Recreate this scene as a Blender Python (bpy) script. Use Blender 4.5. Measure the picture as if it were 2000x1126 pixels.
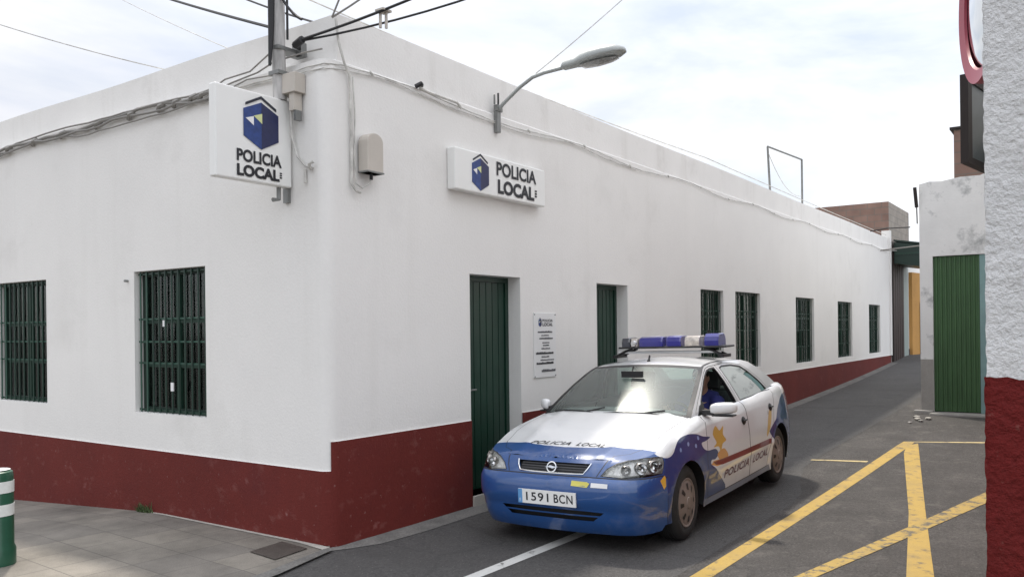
import bpy, bmesh, math, random
import numpy as np
from mathutils import Vector, Matrix, Euler
from mathutils.geometry import delaunay_2d_cdt, intersect_point_tri_2d
PI=math.pi; R=math.radians
random.seed(7); rng=np.random.default_rng(5)
S=bpy.context.scene; COL=S.collection
for o in list(bpy.data.objects): bpy.data.objects.remove(o)

# ------------------------------------------------------------------ camera
A=R(34.92); ROLL=R(0.64)
fwd=Vector((math.cos(A),math.sin(A),0)); rt=Vector((math.sin(A),-math.cos(A),0)); up=Vector((0,0,1))
r2=rt*math.cos(ROLL)-up*math.sin(ROLL); u2=up*math.cos(ROLL)+rt*math.sin(ROLL)
cam=bpy.data.cameras.new('camera'); co=bpy.data.objects.new('camera',cam); COL.objects.link(co)
m=Matrix((r2,u2,-fwd)).transposed().to_4x4(); m.translation=Vector((-4.630,-5.017,1.72)); co.matrix_world=m
cam.sensor_width=36; cam.lens=1640/2000*36; cam.shift_y=0.040; cam.clip_end=3000; cam.clip_start=.05
S.camera=co
# ------------------------------------------------------------------ world, sun, exposure
SUN_EL=R(59.8); SUN_AZ=R(55.7)     # azimuth measured from +X towards +Y
W=bpy.data.worlds.new('World'); S.world=W; W.use_nodes=True
nt=W.node_tree; nt.nodes.clear()
def N(t,**k):
    n=nt.nodes.new(t)
    for a,b in k.items():
        if a in n.inputs: n.inputs[a].default_value=b
        else: setattr(n,a,b)
    return n
sky=N('ShaderNodeTexSky'); sky.sky_type='NISHITA'; sky.sun_disc=False; sky.sun_elevation=SUN_EL
sky.sun_rotation=PI/2-SUN_AZ; sky.air_density=1.0; sky.dust_density=1.5
tc=N('ShaderNodeTexCoord'); mp=N('ShaderNodeMapping'); mp.inputs['Scale'].default_value=(1.1,1.1,3.2); mp.inputs['Location'].default_value=(3.1,1.7,.4)
nt.links.new(tc.outputs['Generated'],mp.inputs['Vector'])
nz=N('ShaderNodeTexNoise',Scale=2.0,Detail=6.0,Roughness=.55,Distortion=.4); nt.links.new(mp.outputs[0],nz.inputs['Vector'])
rp=N('ShaderNodeValToRGB'); e=rp.color_ramp.elements; e[0].position=.36; e[0].color=(.48,.48,.48,1); e[1].position=.58; e[1].color=(1,1,1,1)
nt.links.new(nz.outputs['Fac'],rp.inputs['Fac'])
mx=N('ShaderNodeMixRGB'); nt.links.new(rp.outputs[0],mx.inputs[0]); nt.links.new(sky.outputs[0],mx.inputs[1])
nz2=N('ShaderNodeTexNoise',Scale=3.1,Detail=5.0,Roughness=.6); nt.links.new(mp.outputs[0],nz2.inputs['Vector'])
rp2=N('ShaderNodeValToRGB'); e=rp2.color_ramp.elements; e[0].position=.35; e[0].color=(8.3,8.5,9.2,1); e[1].position=.62; e[1].color=(9.5,9.55,9.7,1)
nt.links.new(nz2.outputs['Fac'],rp2.inputs['Fac']); nt.links.new(rp2.outputs[0],mx.inputs[2])
sz=N('ShaderNodeSeparateXYZ'); nt.links.new(tc.outputs['Generated'],sz.inputs[0])
mr=N('ShaderNodeMapRange'); mr.inputs['From Min'].default_value=.25; mr.inputs['From Max'].default_value=.9; mr.inputs['To Min'].default_value=.78; mr.inputs['To Max'].default_value=1.35; nt.links.new(sz.outputs[2],mr.inputs[0])
my=N('ShaderNodeMapRange'); my.inputs['From Min'].default_value=-1; my.inputs['From Max'].default_value=1; my.inputs['To Min'].default_value=1.42; my.inputs['To Max'].default_value=.86; nt.links.new(sz.outputs[1],my.inputs[0])   # sky scaled up on the street side, added to brighten the street wall
mm_=N('ShaderNodeMath'); mm_.operation='MULTIPLY'; nt.links.new(mr.outputs[0],mm_.inputs[0]); nt.links.new(my.outputs[0],mm_.inputs[1])
vs_=N('ShaderNodeVectorMath'); vs_.operation='SCALE'; nt.links.new(mx.outputs[0],vs_.inputs[0]); nt.links.new(mm_.outputs[0],vs_.inputs['Scale'])
bg=N('ShaderNodeBackground',Strength=.105); nt.links.new(vs_.outputs[0],bg.inputs['Color'])
wo=N('ShaderNodeOutputWorld'); nt.links.new(bg.outputs[0],wo.inputs['Surface'])
sl=bpy.data.lights.new('sun','SUN'); sl.energy=2.35; sl.angle=R(3); sl.color=(1,.93,.83)
so=bpy.data.objects.new('sun',sl); COL.objects.link(so)
sd=Vector((math.cos(SUN_EL)*math.cos(SUN_AZ),math.cos(SUN_EL)*math.sin(SUN_AZ),math.sin(SUN_EL)))
so.rotation_euler=sd.to_track_quat('Z','Y').to_euler()
S.view_settings.view_transform='Standard'; S.view_settings.look='None'; S.view_settings.gamma=1; S.view_settings.exposure=0.56

# ------------------------------------------------------------------ materials
MATS={}
def mat(name,col,rough=.7,var=0,vscale=3,bump=0,bscale=60,metal=0,coat=0,spec=.5,fine=0,fscale=80,stain=None,stscale=2,stpos=(.55,.7),vmap=(1,1,1),bdist=.01):
    if name in MATS: return MATS[name]
    M=bpy.data.materials.new(name); M.use_nodes=True; t=M.node_tree; b=t.nodes['Principled BSDF']
    b.inputs['Roughness'].default_value=rough; b.inputs['Metallic'].default_value=metal; b.inputs['Coat Weight'].default_value=coat
    b.inputs['Coat Roughness'].default_value=.04; b.inputs['Specular IOR Level'].default_value=spec
    c=(*col,1); b.inputs['Base Color'].default_value=c
    L=t.links.new; new=t.nodes.new
    if var or fine or stain or bump:
        tcn=new('ShaderNodeTexCoord'); mpn=new('ShaderNodeMapping'); mpn.inputs['Scale'].default_value=vmap; L(tcn.outputs['Object'],mpn.inputs['Vector']); vec=mpn.outputs[0]
    src=None
    def noise(sc,det=5,ro=.6):
        n=new('ShaderNodeTexNoise'); n.inputs['Scale'].default_value=sc; n.inputs['Detail'].default_value=det; n.inputs['Roughness'].default_value=ro; L(vec,n.inputs['Vector']); return n
    def mult(prev,n,amt):
        r=new('ShaderNodeMapRange'); r.inputs['From Min'].default_value=.25; r.inputs['From Max'].default_value=.75
        r.inputs['To Min'].default_value=1-amt; r.inputs['To Max'].default_value=1+amt; L(n.outputs['Fac'],r.inputs['Value'])
        v=new('ShaderNodeVectorMath'); v.operation='SCALE'
        if prev is None: v.inputs[0].default_value=col
        else: L(prev,v.inputs[0])
        L(r.outputs[0],v.inputs['Scale']); return v.outputs[0]
    if var: src=mult(src,noise(vscale),var)
    if fine: src=mult(src,noise(fscale,2,.7),fine)
    if stain:
        n=noise(stscale,8,.65); rr=new('ShaderNodeMapRange'); rr.inputs['From Min'].default_value=stpos[0]; rr.inputs['From Max'].default_value=stpos[1]; L(n.outputs['Fac'],rr.inputs['Value'])
        mm=new('ShaderNodeMixRGB'); mm.inputs[2].default_value=(*stain,1); L(rr.outputs[0],mm.inputs[0])
        if src is None: mm.inputs[1].default_value=c
        else: L(src,mm.inputs[1])
        src=mm.outputs[0]
    if src is not None: L(src,b.inputs['Base Color'])
    if bump:
        n=noise(bscale,6,.6); bb=new('ShaderNodeBump'); bb.inputs['Strength'].default_value=bump; bb.inputs['Distance'].default_value=bdist; L(n.outputs['Fac'],bb.inputs['Height']); L(bb.outputs[0],b.inputs['Normal'])
    MATS[name]=M; return M
def overlay(M,kind,**k):
    """extra wear on top of a finished material's base colour"""
    t=M.node_tree; b=t.nodes['Principled BSDF']; new=t.nodes.new; L=t.links.new; inp=b.inputs['Base Color']
    tcn=new('ShaderNodeTexCoord'); mpn=new('ShaderNodeMapping'); mpn.inputs['Scale'].default_value=k.get('vmap',(1,1,1)); L(tcn.outputs['Object'],mpn.inputs[0])
    if kind=='noise':
        n=new('ShaderNodeTexNoise'); n.inputs['Scale'].default_value=k['scale']; n.inputs['Detail'].default_value=k.get('det',6); n.inputs['Roughness'].default_value=k.get('ro',.6); L(mpn.outputs[0],n.inputs['Vector']); out=n.outputs['Fac']
    elif kind=='crack':
        n=new('ShaderNodeTexNoise'); n.inputs['Scale'].default_value=2.2; n.inputs['Detail'].default_value=6; L(mpn.outputs[0],n.inputs['Vector'])
        mxv=new('ShaderNodeMixRGB'); mxv.inputs[0].default_value=.22; L(mpn.outputs[0],mxv.inputs[1]); L(n.outputs['Color'],mxv.inputs[2])
        v=new('ShaderNodeTexVoronoi'); v.feature='DISTANCE_TO_EDGE'; v.inputs['Scale'].default_value=k['scale']; L(mxv.outputs[0],v.inputs['Vector']); out=v.outputs['Distance']
    elif kind=='speck':
        v=new('ShaderNodeTexVoronoi'); v.inputs['Scale'].default_value=k['scale']; v.inputs['Randomness'].default_value=1; L(mpn.outputs[0],v.inputs['Vector']); out=v.outputs['Distance']
    mr_=new('ShaderNodeMapRange'); mr_.inputs['From Min'].default_value=k['lo']; mr_.inputs['From Max'].default_value=k['hi']; mr_.inputs['To Min'].default_value=k.get('a',0); mr_.inputs['To Max'].default_value=k.get('b',1); L(out,mr_.inputs[0])
    mm=new('ShaderNodeMixRGB'); mm.inputs[2].default_value=(*k['col'],1); L(mr_.outputs[0],mm.inputs[0])
    if inp.is_linked: L(inp.links[0].from_socket,mm.inputs[1])
    else: mm.inputs[1].default_value=inp.default_value
    L(mm.outputs[0],inp); return M
wall_m=mat('wall_white',(.765,.752,.73),.85,var=.035,vscale=.9,bump=.25,bscale=45,fine=.015,fscale=25,stain=(.66,.645,.62),stscale=.8,stpos=(.56,.8))
wallb=mat('wall_parapet',(.77,.757,.735),.85,var=.05,vscale=1.2,bump=.3,bscale=40,stain=(.6,.585,.56),stscale=1.3,stpos=(.58,.85))
plinth_m=mat('plinth_red',(.128,.020,.016),.75,spec=.25,var=.12,vscale=1.5,bump=.35,bscale=55,fine=.06,fscale=40,stain=(.30,.13,.12),stscale=3.2,stpos=(.66,.83))
overlay(wall_m,'noise',scale=1.0,vmap=(3.2,3.2,.22),lo=.56,hi=.80,b=.16,col=(.55,.53,.49))
overlay(wall_m,'noise',scale=.35,lo=.5,hi=.7,b=.25,col=(.80,.79,.76))
overlay(wall_m,'noise',scale=7,lo=.68,hi=.76,b=.25,col=(.56,.54,.50))
overlay(wallb,'noise',scale=1.0,vmap=(2.6,2.6,.3),lo=.54,hi=.78,b=.40,col=(.50,.48,.44))
overlay(plinth_m,'noise',scale=5.5,vmap=(1,1,1.4),lo=.58,hi=.74,b=.45,col=(.23,.09,.08))
overlay(plinth_m,'noise',scale=.9,lo=.52,hi=.75,b=.55,col=(.085,.016,.018))
overlay(plinth_m,'noise',scale=26,lo=.66,hi=.72,b=.5,col=(.27,.15,.14))
green_m=mat('green_paint',(.006,.034,.021),.35,var=.15,vscale=4,bump=.08,bscale=30)
green_d=mat('green_dark_paint',(.004,.022,.014),.4)
green_l=mat('green_bar_paint',(.03,.085,.060),.35)
pale_in=mat('pale_frame',(.32,.38,.36),.5)
dark_m=mat('dark_interior',(.008,.01,.01),.6)
black_m=mat('black_plastic',(.012,.012,.013),.45)
rubber=mat('rubber',(.018,.018,.018),.75,fine=.2,fscale=60)
grey_m=mat('galvanised',(.22,.225,.22),.45,metal=.5,var=.2,vscale=8)
cable_m=mat('cable_grey',(.24,.23,.215),.7)
cable_w=mat('cable_painted',(.56,.55,.52),.8,var=.35,vscale=9)
cable_k=mat('cable_black',(.015,.015,.017),.6)
box_m=mat('box_beige',(.50,.46,.41),.6,var=.06,vscale=6)
sign_m=mat('sign_white',(.80,.80,.78),.35,var=.02,vscale=3)
ink=mat('ink_black',(.012,.013,.018),.5)
ink_g=mat('ink_grey',(.10,.10,.11),.7)
emb_b=mat('emblem_blue',(.015,.045,.19),.4,var=.3,vscale=25)
emb_d=mat('emblem_navy',(.013,.018,.075),.4,var=.2,vscale=25)
emb_k=mat('emblem_black',(.012,.015,.03),.4)
emb_y=mat('emblem_yellow',(.62,.66,.32),.5)
emb_w=mat('emblem_white',(.8,.8,.8),.5)
wood_m=mat('pole_wood',(.42,.41,.40),.85,var=.35,vscale=4,vmap=(6,6,1),bump=.4,bscale=20)
rough_m=mat('roughcast_white',(.82,.82,.82),.9,var=.09,vscale=2.2,stain=(.60,.59,.57),stscale=7,stpos=(.58,.75),bump=.8,bscale=30,bdist=.06,fine=.05,fscale=40)
rough_r=mat('roughcast_red',(.165,.015,.014),.8,spec=.25,var=.08,vscale=5,bump=1.0,bscale=26,bdist=.05,fine=.1,fscale=40)
overlay(rough_m,'noise',scale=1.3,vmap=(1,1,.5),lo=.5,hi=.75,b=.35,col=(.58,.57,.55)); overlay(rough_r,'noise',scale=3,lo=.52,hi=.75,b=.5,col=(.10,.014,.013)); overlay(rough_r,'noise',scale=22,lo=.64,hi=.72,b=.35,col=(.28,.12,.10))
old_m=mat('old_render',(.72,.72,.71),.9,var=.08,vscale=1.8,bump=.4,bscale=20,stain=(.36,.37,.37),stscale=2.4,stpos=(.56,.70))
brick_old=mat('brick_brown',(.22,.135,.105),.9,var=.2,vscale=2)
conc=mat('concrete',(.30,.29,.27),.9,var=.15,vscale=5,bump=.3,bscale=40,fine=.1,fscale=70)
conc_l=mat('concrete_light',(.42,.40,.36),.9,var=.12,vscale=5,bump=.3,bscale=40,fine=.1,fscale=70)
yellow_w=mat('ochre_wall',(.52,.28,.085),.85,var=.12,vscale=2)
gate_m=mat('gate_green',(.045,.108,.040),.5,var=.25,vscale=2.5,vmap=(1,1,.3),stain=(.07,.055,.025),stscale=2.0,stpos=(.62,.8))
pale_blue=mat('pale_blue',(.20,.32,.32),.6,var=.15,vscale=3)
brown_m=mat('dark_brown',(.016,.010,.009),.7)
silver_m=mat('lamp_grey',(.36,.38,.37),.4,metal=.3)
metal_dark=mat('iron_cover',(.085,.075,.065),.6,metal=.3,var=.2,vscale=10,bump=.5,bscale=60)
red_rim=mat('mirror_red',(.24,.012,.035),.4)

def glassmat(name,tint,ior,rough=.0,alpha=.0):
    M=bpy.data.materials.new(name); M.use_nodes=True; t=M.node_tree; t.nodes.clear(); new=t.nodes.new
    tr=new('ShaderNodeBsdfTransparent'); tr.inputs[0].default_value=(*tint,1)
    gl=new('ShaderNodeBsdfGlossy'); gl.inputs['Roughness'].default_value=rough; gl.inputs[0].default_value=(.92,.97,.95,1)
    fr=new('ShaderNodeFresnel'); fr.inputs['IOR'].default_value=ior
    mxn=new('ShaderNodeMixShader'); o=new('ShaderNodeOutputMaterial')
    L=t.links.new; L(fr.outputs[0],mxn.inputs[0]); L(tr.outputs[0],mxn.inputs[1]); L(gl.outputs[0],mxn.inputs[2]); L(mxn.outputs[0],o.inputs[0]); return M
def dusty(M,amt):
    t=M.node_tree; o=[n for n in t.nodes if n.type=='OUTPUT_MATERIAL'][0]; src=o.inputs[0].links[0].from_socket
    d=t.nodes.new('ShaderNodeBsdfDiffuse'); d.inputs[0].default_value=(.74,.80,.76,1); m_=t.nodes.new('ShaderNodeMixShader'); m_.inputs[0].default_value=amt
    t.links.new(src,m_.inputs[1]); t.links.new(d.outputs[0],m_.inputs[2]); t.links.new(m_.outputs[0],o.inputs[0]); return M
glass_w=glassmat('windscreen_glass',(.70,.82,.77),1.65,.20)
dusty(glass_w,.09)
glass_s=glassmat('side_glass',(.42,.54,.48),1.7,.01)
glass_b=glassmat('building_glass',(.95,.98,.96),1.6,.05)
glass_h=glassmat('headlight_glass',(.97,.97,.97),1.5,.0)

# asphalt
def asphalt(name,c,patch,crk=.0):
    M=mat(name,c,.85,var=.18,vscale=1.1,bump=.7,bscale=70,fine=.38,fscale=48,bdist=.015,stain=patch,stscale=1.4,stpos=(.55,.75)); return M
road_m=asphalt('asphalt_dark_shade',(.075,.072,.070),(.055,.053,.052))
park_m=mat('asphalt_old',(.070,.065,.061),.92,var=.25,vscale=1.1,bump=.8,bscale=60,fine=.42,fscale=42,stain=(.125,.115,.105),stscale=2.6,stpos=(.54,.74),vmap=(1,1.4,1),bdist=.02)
for M_ in (road_m,park_m):
    overlay(M_,'noise',scale=30,lo=.50,hi=.72,b=.8,ro=.75,col=(.024,.022,.021))
    overlay(M_,'noise',scale=11,lo=.55,hi=.72,b=.7,ro=.7,col=(.13,.122,.115) if M_ is park_m else (.10,.097,.093))
    overlay(M_,'noise',scale=.55,lo=.50,hi=.70,b=.65,col=(.038,.035,.033))
    overlay(M_,'speck',scale=24,lo=.13,hi=.07,b=.6,col=(.24,.225,.21))
    overlay(M_,'crack',scale=.55,lo=.009,hi=.003,b=.30,col=(.03,.029,.028))
gut_m=mat('gutter',(.15,.145,.135),.9,var=.35,vscale=4,bump=.6,bscale=70,fine=.3,fscale=50)
# worn paint: paint over asphalt
def worn(name,c,under,a,b2,sc=9):
    return mat(name,c,.75,var=.08,vscale=4,fine=.08,fscale=90,bump=.4,bscale=110,stain=under,stscale=sc,stpos=(a,b2))
yel_m=worn('paint_yellow',(.41,.275,.062),(.11,.09,.065),.54,.68,9)
yel_w=worn('paint_yellow_worn',(.38,.26,.065),(.10,.09,.07),.49,.60,13)
for M_ in (yel_m,yel_w): overlay(M_,'noise',scale=2.2,lo=.5,hi=.72,b=.6,col=(.26,.19,.09))
whi_m=worn('paint_white',(.55,.55,.53),(.12,.12,.11),.58,.68,12)
# pavement tiles
def pavement():
    M=bpy.data.materials.new('pavement_tiles'); M.use_nodes=True; t=M.node_tree; b=t.nodes['Principled BSDF']; new=t.nodes.new; L=t.links.new
    tcn=new('ShaderNodeTexCoord'); mpn=new('ShaderNodeMapping'); mpn.inputs['Rotation'].default_value=(0,0,R(3)); L(tcn.outputs['Object'],mpn.inputs[0])
    br=new('ShaderNodeTexBrick'); br.offset=0; br.inputs['Scale'].default_value=1; br.inputs['Brick Width'].default_value=.4; br.inputs['Row Height'].default_value=.4
    br.inputs['Mortar Size'].default_value=.006; br.inputs['Mortar Smooth'].default_value=.6; br.inputs['Color1'].default_value=(.215,.195,.165,1); br.inputs['Color2'].default_value=(.175,.16,.14,1); br.inputs['Mortar'].default_value=(.115,.105,.092,1)
    L(mpn.outputs[0],br.inputs['Vector'])
    n=new('ShaderNodeTexNoise'); n.inputs['Scale'].default_value=1.6; n.inputs['Detail'].default_value=8; n.inputs['Roughness'].default_value=.65; L(tcn.outputs['Object'],n.inputs['Vector'])
    r=new('ShaderNodeMapRange'); r.inputs['From Min'].default_value=.3; r.inputs['From Max'].default_value=.7; r.inputs['To Min'].default_value=.6; r.inputs['To Max'].default_value=1.3; L(n.outputs['Fac'],r.inputs[0])
    n2=new('ShaderNodeTexNoise'); n2.inputs['Scale'].default_value=90; L(tcn.outputs['Object'],n2.inputs['Vector'])
    r2_=new('ShaderNodeMapRange'); r2_.inputs['To Min'].default_value=.75; r2_.inputs['To Max'].default_value=1.25; L(n2.outputs['Fac'],r2_.inputs[0])
    v=new('ShaderNodeVectorMath'); v.operation='SCALE'; L(br.outputs['Color'],v.inputs[0]); L(r.outputs[0],v.inputs['Scale'])
    v2=new('ShaderNodeVectorMath'); v2.operation='SCALE'; L(v.outputs[0],v2.inputs[0]); L(r2_.outputs[0],v2.inputs['Scale']); L(v2.outputs[0],b.inputs['Base Color'])
    b.inputs['Roughness'].default_value=.85
    bb=new('ShaderNodeBump'); bb.inputs['Strength'].default_value=.4; bb.inputs['Distance'].default_value=.01; L(n2.outputs['Fac'],bb.inputs['Height']); L(bb.outputs[0],b.inputs['Normal'])
    return M
pave_m=pavement()
def brickmat(name,c1,c2,mo,w=.4,h=.2):
    M=bpy.data.materials.new(name); M.use_nodes=True; t=M.node_tree; b=t.nodes['Principled BSDF']; new=t.nodes.new; L=t.links.new
    tcn=new('ShaderNodeTexCoord'); sx=new('ShaderNodeSeparateXYZ'); L(tcn.outputs['Object'],sx.inputs[0]); ad=new('ShaderNodeMath'); L(sx.outputs[0],ad.inputs[0]); L(sx.outputs[1],ad.inputs[1])
    cb=new('ShaderNodeCombineXYZ'); L(ad.outputs[0],cb.inputs[0]); L(sx.outputs[2],cb.inputs[1])
    br=new('ShaderNodeTexBrick'); br.inputs['Scale'].default_value=1; br.inputs['Brick Width'].default_value=w; br.inputs['Row Height'].default_value=h; br.inputs['Mortar Size'].default_value=.012
    br.inputs['Color1'].default_value=(*c1,1); br.inputs['Color2'].default_value=(*c2,1); br.inputs['Mortar'].default_value=(*mo,1); L(cb.outputs[0],br.inputs['Vector'])
    n=new('ShaderNodeTexNoise'); n.inputs['Scale'].default_value=2.5; n.inputs['Detail'].default_value=6; L(tcn.outputs['Object'],n.inputs['Vector'])
    r=new('ShaderNodeMapRange'); r.inputs['To Min'].default_value=.6; r.inputs['To Max'].default_value=1.4; L(n.outputs['Fac'],r.inputs[0])
    v=new('ShaderNodeVectorMath'); v.operation='SCALE'; L(br.outputs['Color'],v.inputs[0]); L(r.outputs[0],v.inputs['Scale']); L(v.outputs[0],b.inputs['Base Color'])
    b.inputs['Roughness'].default_value=.9; return M
brick_m=brickmat('block_wall_brown',(.24,.155,.125),(.20,.125,.10),(.17,.14,.12))
brick_g=brickmat('block_wall_grey',(.34,.30,.26),(.29,.26,.225),(.24,.22,.2))
# car
def paint(name,c,r=.32): return mat(name,c,r,coat=1.0,spec=.5,var=.03,vscale=4)
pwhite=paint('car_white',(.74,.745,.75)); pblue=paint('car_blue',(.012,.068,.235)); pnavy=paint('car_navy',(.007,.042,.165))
pyel=paint('car_yellow',(.68,.42,.07)); porange=paint('car_orange',(.70,.33,.06)); pred=paint('car_darkred',(.18,.03,.02)); psill=paint('car_sill',(.19,.21,.27))
chrome=mat('chrome',(.75,.76,.77),.15,metal=1); silv=mat('wheel_cover',(.25,.205,.18),.55,metal=.25,var=.15,vscale=8)
reflm=mat('reflector',(.86,.86,.84),.35,metal=.55,bump=.9,bscale=38,bdist=.02)
refld=mat('reflector_dark',(.36,.34,.32),.25,metal=.9)
ambr=mat('amber',(.80,.45,.06),.2,coat=1); yplastic=mat('sticker_yellow',(.62,.56,.12),.5); wplastic=mat('plate_white',(.82,.82,.80),.4); eublue=mat('plate_blue',(.12,.32,.62),.4)
blue_lens=mat('blue_lens',(.022,.022,.22),.15,coat=1); clear_lens=mat('clear_lens',(.55,.50,.45),.2,coat=1,var=.4,vscale=22); smoke=mat('smoke_lens',(.04,.045,.06),.12,coat=1)
red_lens=mat('red_lens',(.3,.01,.01),.2,coat=1)
fabric=mat('seat_fabric',(.05,.055,.06),.9); headl=mat('headliner',(.35,.35,.34),.9)
skin=mat('skin',(.45,.27,.19),.5); shirt=mat('shirt_blue',(.035,.04,.20),.85); trousers=mat('trousers_dark',(.015,.018,.035),.9); hair_m=mat('hair_dark',(.015,.011,.009),.7)

# ------------------------------------------------------------------ helpers
def tag(o,label=None,cat=None,group=None,kind=None):
    if label: o['label']=label
    if cat: o['category']=cat
    if group: o['group']=group
    if kind: o['kind']=kind
    return o
def empty(name,loc=(0,0,0),rot=(0,0,0)):
    o=bpy.data.objects.new(name,None); o.empty_display_size=.2; COL.objects.link(o); o.location=loc; o.rotation_euler=rot; return o
def link(name,me,parent=None,smooth=False,loc=None,bevel=0,ang=40):
    o=bpy.data.objects.new(name,me); COL.objects.link(o)
    if parent is not None: o.parent=parent
    if loc: o.location=loc
    if smooth:
        for p in me.polygons: p.use_smooth=True
        try: me.set_sharp_from_angle(angle=R(ang))
        except Exception: pass
    if bevel:
        b=o.modifiers.new('bevel','BEVEL'); b.width=bevel; b.segments=2; b.limit_method='ANGLE'; b.angle_limit=R(50)
    return o
class MB:
    def __init__(s): s.v=[]; s.f=[]; s.m=[]; s.mats=[]
    def mi(s,m):
        if m not in s.mats: s.mats.append(m)
        return s.mats.index(m)
    def add(s,vs,fs,m):
        k=len(s.v); i=s.mi(m); s.v+= [tuple(v) for v in vs]; s.f+=[tuple(a+k for a in f) for f in fs]; s.m+=[i]*len(fs); return s
    def box(s,a,b,m,M=None):
        x0,y0,z0=a; x1,y1,z1=b
        vs=[(x0,y0,z0),(x1,y0,z0),(x1,y1,z0),(x0,y1,z0),(x0,y0,z1),(x1,y0,z1),(x1,y1,z1),(x0,y1,z1)]
        if M is not None: vs=[M@Vector(v) for v in vs]
        return s.add(vs,[(0,3,2,1),(4,5,6,7),(0,1,5,4),(1,2,6,5),(2,3,7,6),(3,0,4,7)],m)
    def tube(s,pts,r,m,n=8,cap=True):
        pts=[Vector(p) for p in pts]; rr=r if hasattr(r,'__len__') else [r]*len(pts)
        vs=[];prev=None
        for i,p in enumerate(pts):
            t=(pts[min(i+1,len(pts)-1)]-pts[max(i-1,0)]).normalized()
            if prev is None:
                a=Vector((0,0,1)) if abs(t.z)<.9 else Vector((1,0,0)); u=t.cross(a).normalized()
            else: u=(prev-t*prev.dot(t)).normalized()
            prev=u; w=t.cross(u)
            for k in range(n):
                a=2*PI*k/n; vs.append(p+(u*math.cos(a)+w*math.sin(a))*rr[i])
        fs=[]
        for i in range(len(pts)-1):
            for k in range(n):
                k2=(k+1)%n; fs.append((i*n+k,i*n+k2,(i+1)*n+k2,(i+1)*n+k))
        if cap: fs.append(tuple(range(n))[::-1]); fs.append(tuple((len(pts)-1)*n+k for k in range(n)))
        return s.add(vs,fs,m)
    def lathe(s,prof,M,m,n=32,close=False):   # prof (r,h) around local Z
        vs=[]
        for r,h in prof:
            for k in range(n):
                a=2*PI*k/n; vs.append(M@Vector((r*math.cos(a),r*math.sin(a),h)))
        fs=[]; q=len(prof)
        for i in range(q-1 if not close else q):
            j=(i+1)%q
            for k in range(n):
                k2=(k+1)%n; fs.append((i*n+k,i*n+k2,j*n+k2,j*n+k))
        return s.add(vs,fs,m)
    def prism(s,poly,M,h,m):    # poly in local XY extruded 0..h in Z
        n=len(poly); vs=[M@Vector((x,y,0)) for x,y in poly]+[M@Vector((x,y,h)) for x,y in poly]
        fs=[tuple(range(n))[::-1],tuple(range(n,2*n))]+[(i,(i+1)%n,n+(i+1)%n,n+i) for i in range(n)]
        return s.add(vs,fs,m)
    def mesh(s,name):
        me=bpy.data.meshes.new(name); me.from_pydata(s.v,[],s.f)
        for q in s.mats: me.materials.append(q)
        me.polygons.foreach_set('material_index',s.m); me.update()
        return me
    def obj(s,name,parent=None,smooth=False,bevel=0,recalc=True,ang=40):
        me=s.mesh(name)
        if recalc:
            b=bmesh.new(); b.from_mesh(me); bmesh.ops.recalc_face_normals(b,faces=b.faces); b.to_mesh(me); b.free()
        return link(name,me,parent,smooth,bevel=bevel,ang=ang)
def text_geo(txt,size,offset=0,shear=0,spacing=1.0,align='LEFT'):
    cu=bpy.data.curves.new('t','FONT'); cu.body=txt; cu.size=size; cu.offset=offset; cu.shear=shear; cu.space_character=spacing; cu.align_x=align; cu.resolution_u=4
    o=bpy.data.objects.new('t',cu); COL.objects.link(o); dg=bpy.context.evaluated_depsgraph_get(); me=o.evaluated_get(dg).to_mesh()
    vs=[tuple(v.co) for v in me.vertices]; fs=[tuple(p.vertices) for p in me.polygons]
    o.evaluated_get(dg).to_mesh_clear(); bpy.data.objects.remove(o); bpy.data.curves.remove(cu); return vs,fs
def fit_text(txt,x0,x1,y0,y1,offset=0,shear=0,spacing=1.0):   # stretched into a box
    vs,fs=text_geo(txt,1,offset,shear,spacing); a=np.array(vs)[:,:2]; lo=a.min(0); hi=a.max(0)
    a=(a-lo)/(hi-lo)*[x1-x0,y1-y0]+[x0,y0]; return a,fs
def frame(origin,xax,yax):    # local XY plane matrix
    x=Vector(xax).normalized(); y=Vector(yax).normalized(); z=x.cross(y); M=Matrix((x,y,z)).transposed().to_4x4(); M.translation=Vector(origin); return M
def GZ(x,y):
    z=.0013*max(min(x,24),0)**2+.02*max(x-24,0)
    if -2.1<y<0: z-=.024*math.sin(PI*(y+2.1)/2.1)
    if y>0 and x<3:
        t=min(max((y-2.4)/3.0,0),3); z-= .19*t*t/(t+.0001) if t<1 else .19+.06*(t-1)
    return z

# ================================================================== SETTING
def sheet(name,poly,mt,dz,step=.5,kind='structure',x0=None):
    """flat polygon (convex or not) draped on the ground at +dz, gridded"""
    q=[]
    for a,b in zip(poly,list(poly[1:])+[poly[0]]):
        k=max(1,int(math.hypot(b[0]-a[0],b[1]-a[1])/step))
        q+=[(a[0]+(b[0]-a[0])*j/k,a[1]+(b[1]-a[1])*j/k) for j in range(k)]
    poly=q; pts=[Vector((p[0],p[1])) for p in poly]; n=len(pts)
    xs=[p[0] for p in poly]; ys=[p[1] for p in poly]
    ed=[(i,(i+1)%n) for i in range(n)]
    gx=np.arange(math.floor(min(xs)/step)*step,max(xs)+step,step); gy=np.arange(math.floor(min(ys)/step)*step,max(ys)+step,step)
    if len(gx)*len(gy)<60000:
        for x in gx:
            for y in gy:
                if inside((x,y),poly): pts.append(Vector((x,y)))
    vs,e,fs,*_=delaunay_2d_cdt(pts,ed,[],1,1e-6)
    me=bpy.data.meshes.new(name); me.from_pydata([(v.x,v.y,GZ(v.x,v.y)+dz) for v in vs],[],fs); me.materials.append(mt)
    o=link(name,me,smooth=False); 
    if kind: o['kind']=kind
    return o
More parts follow.
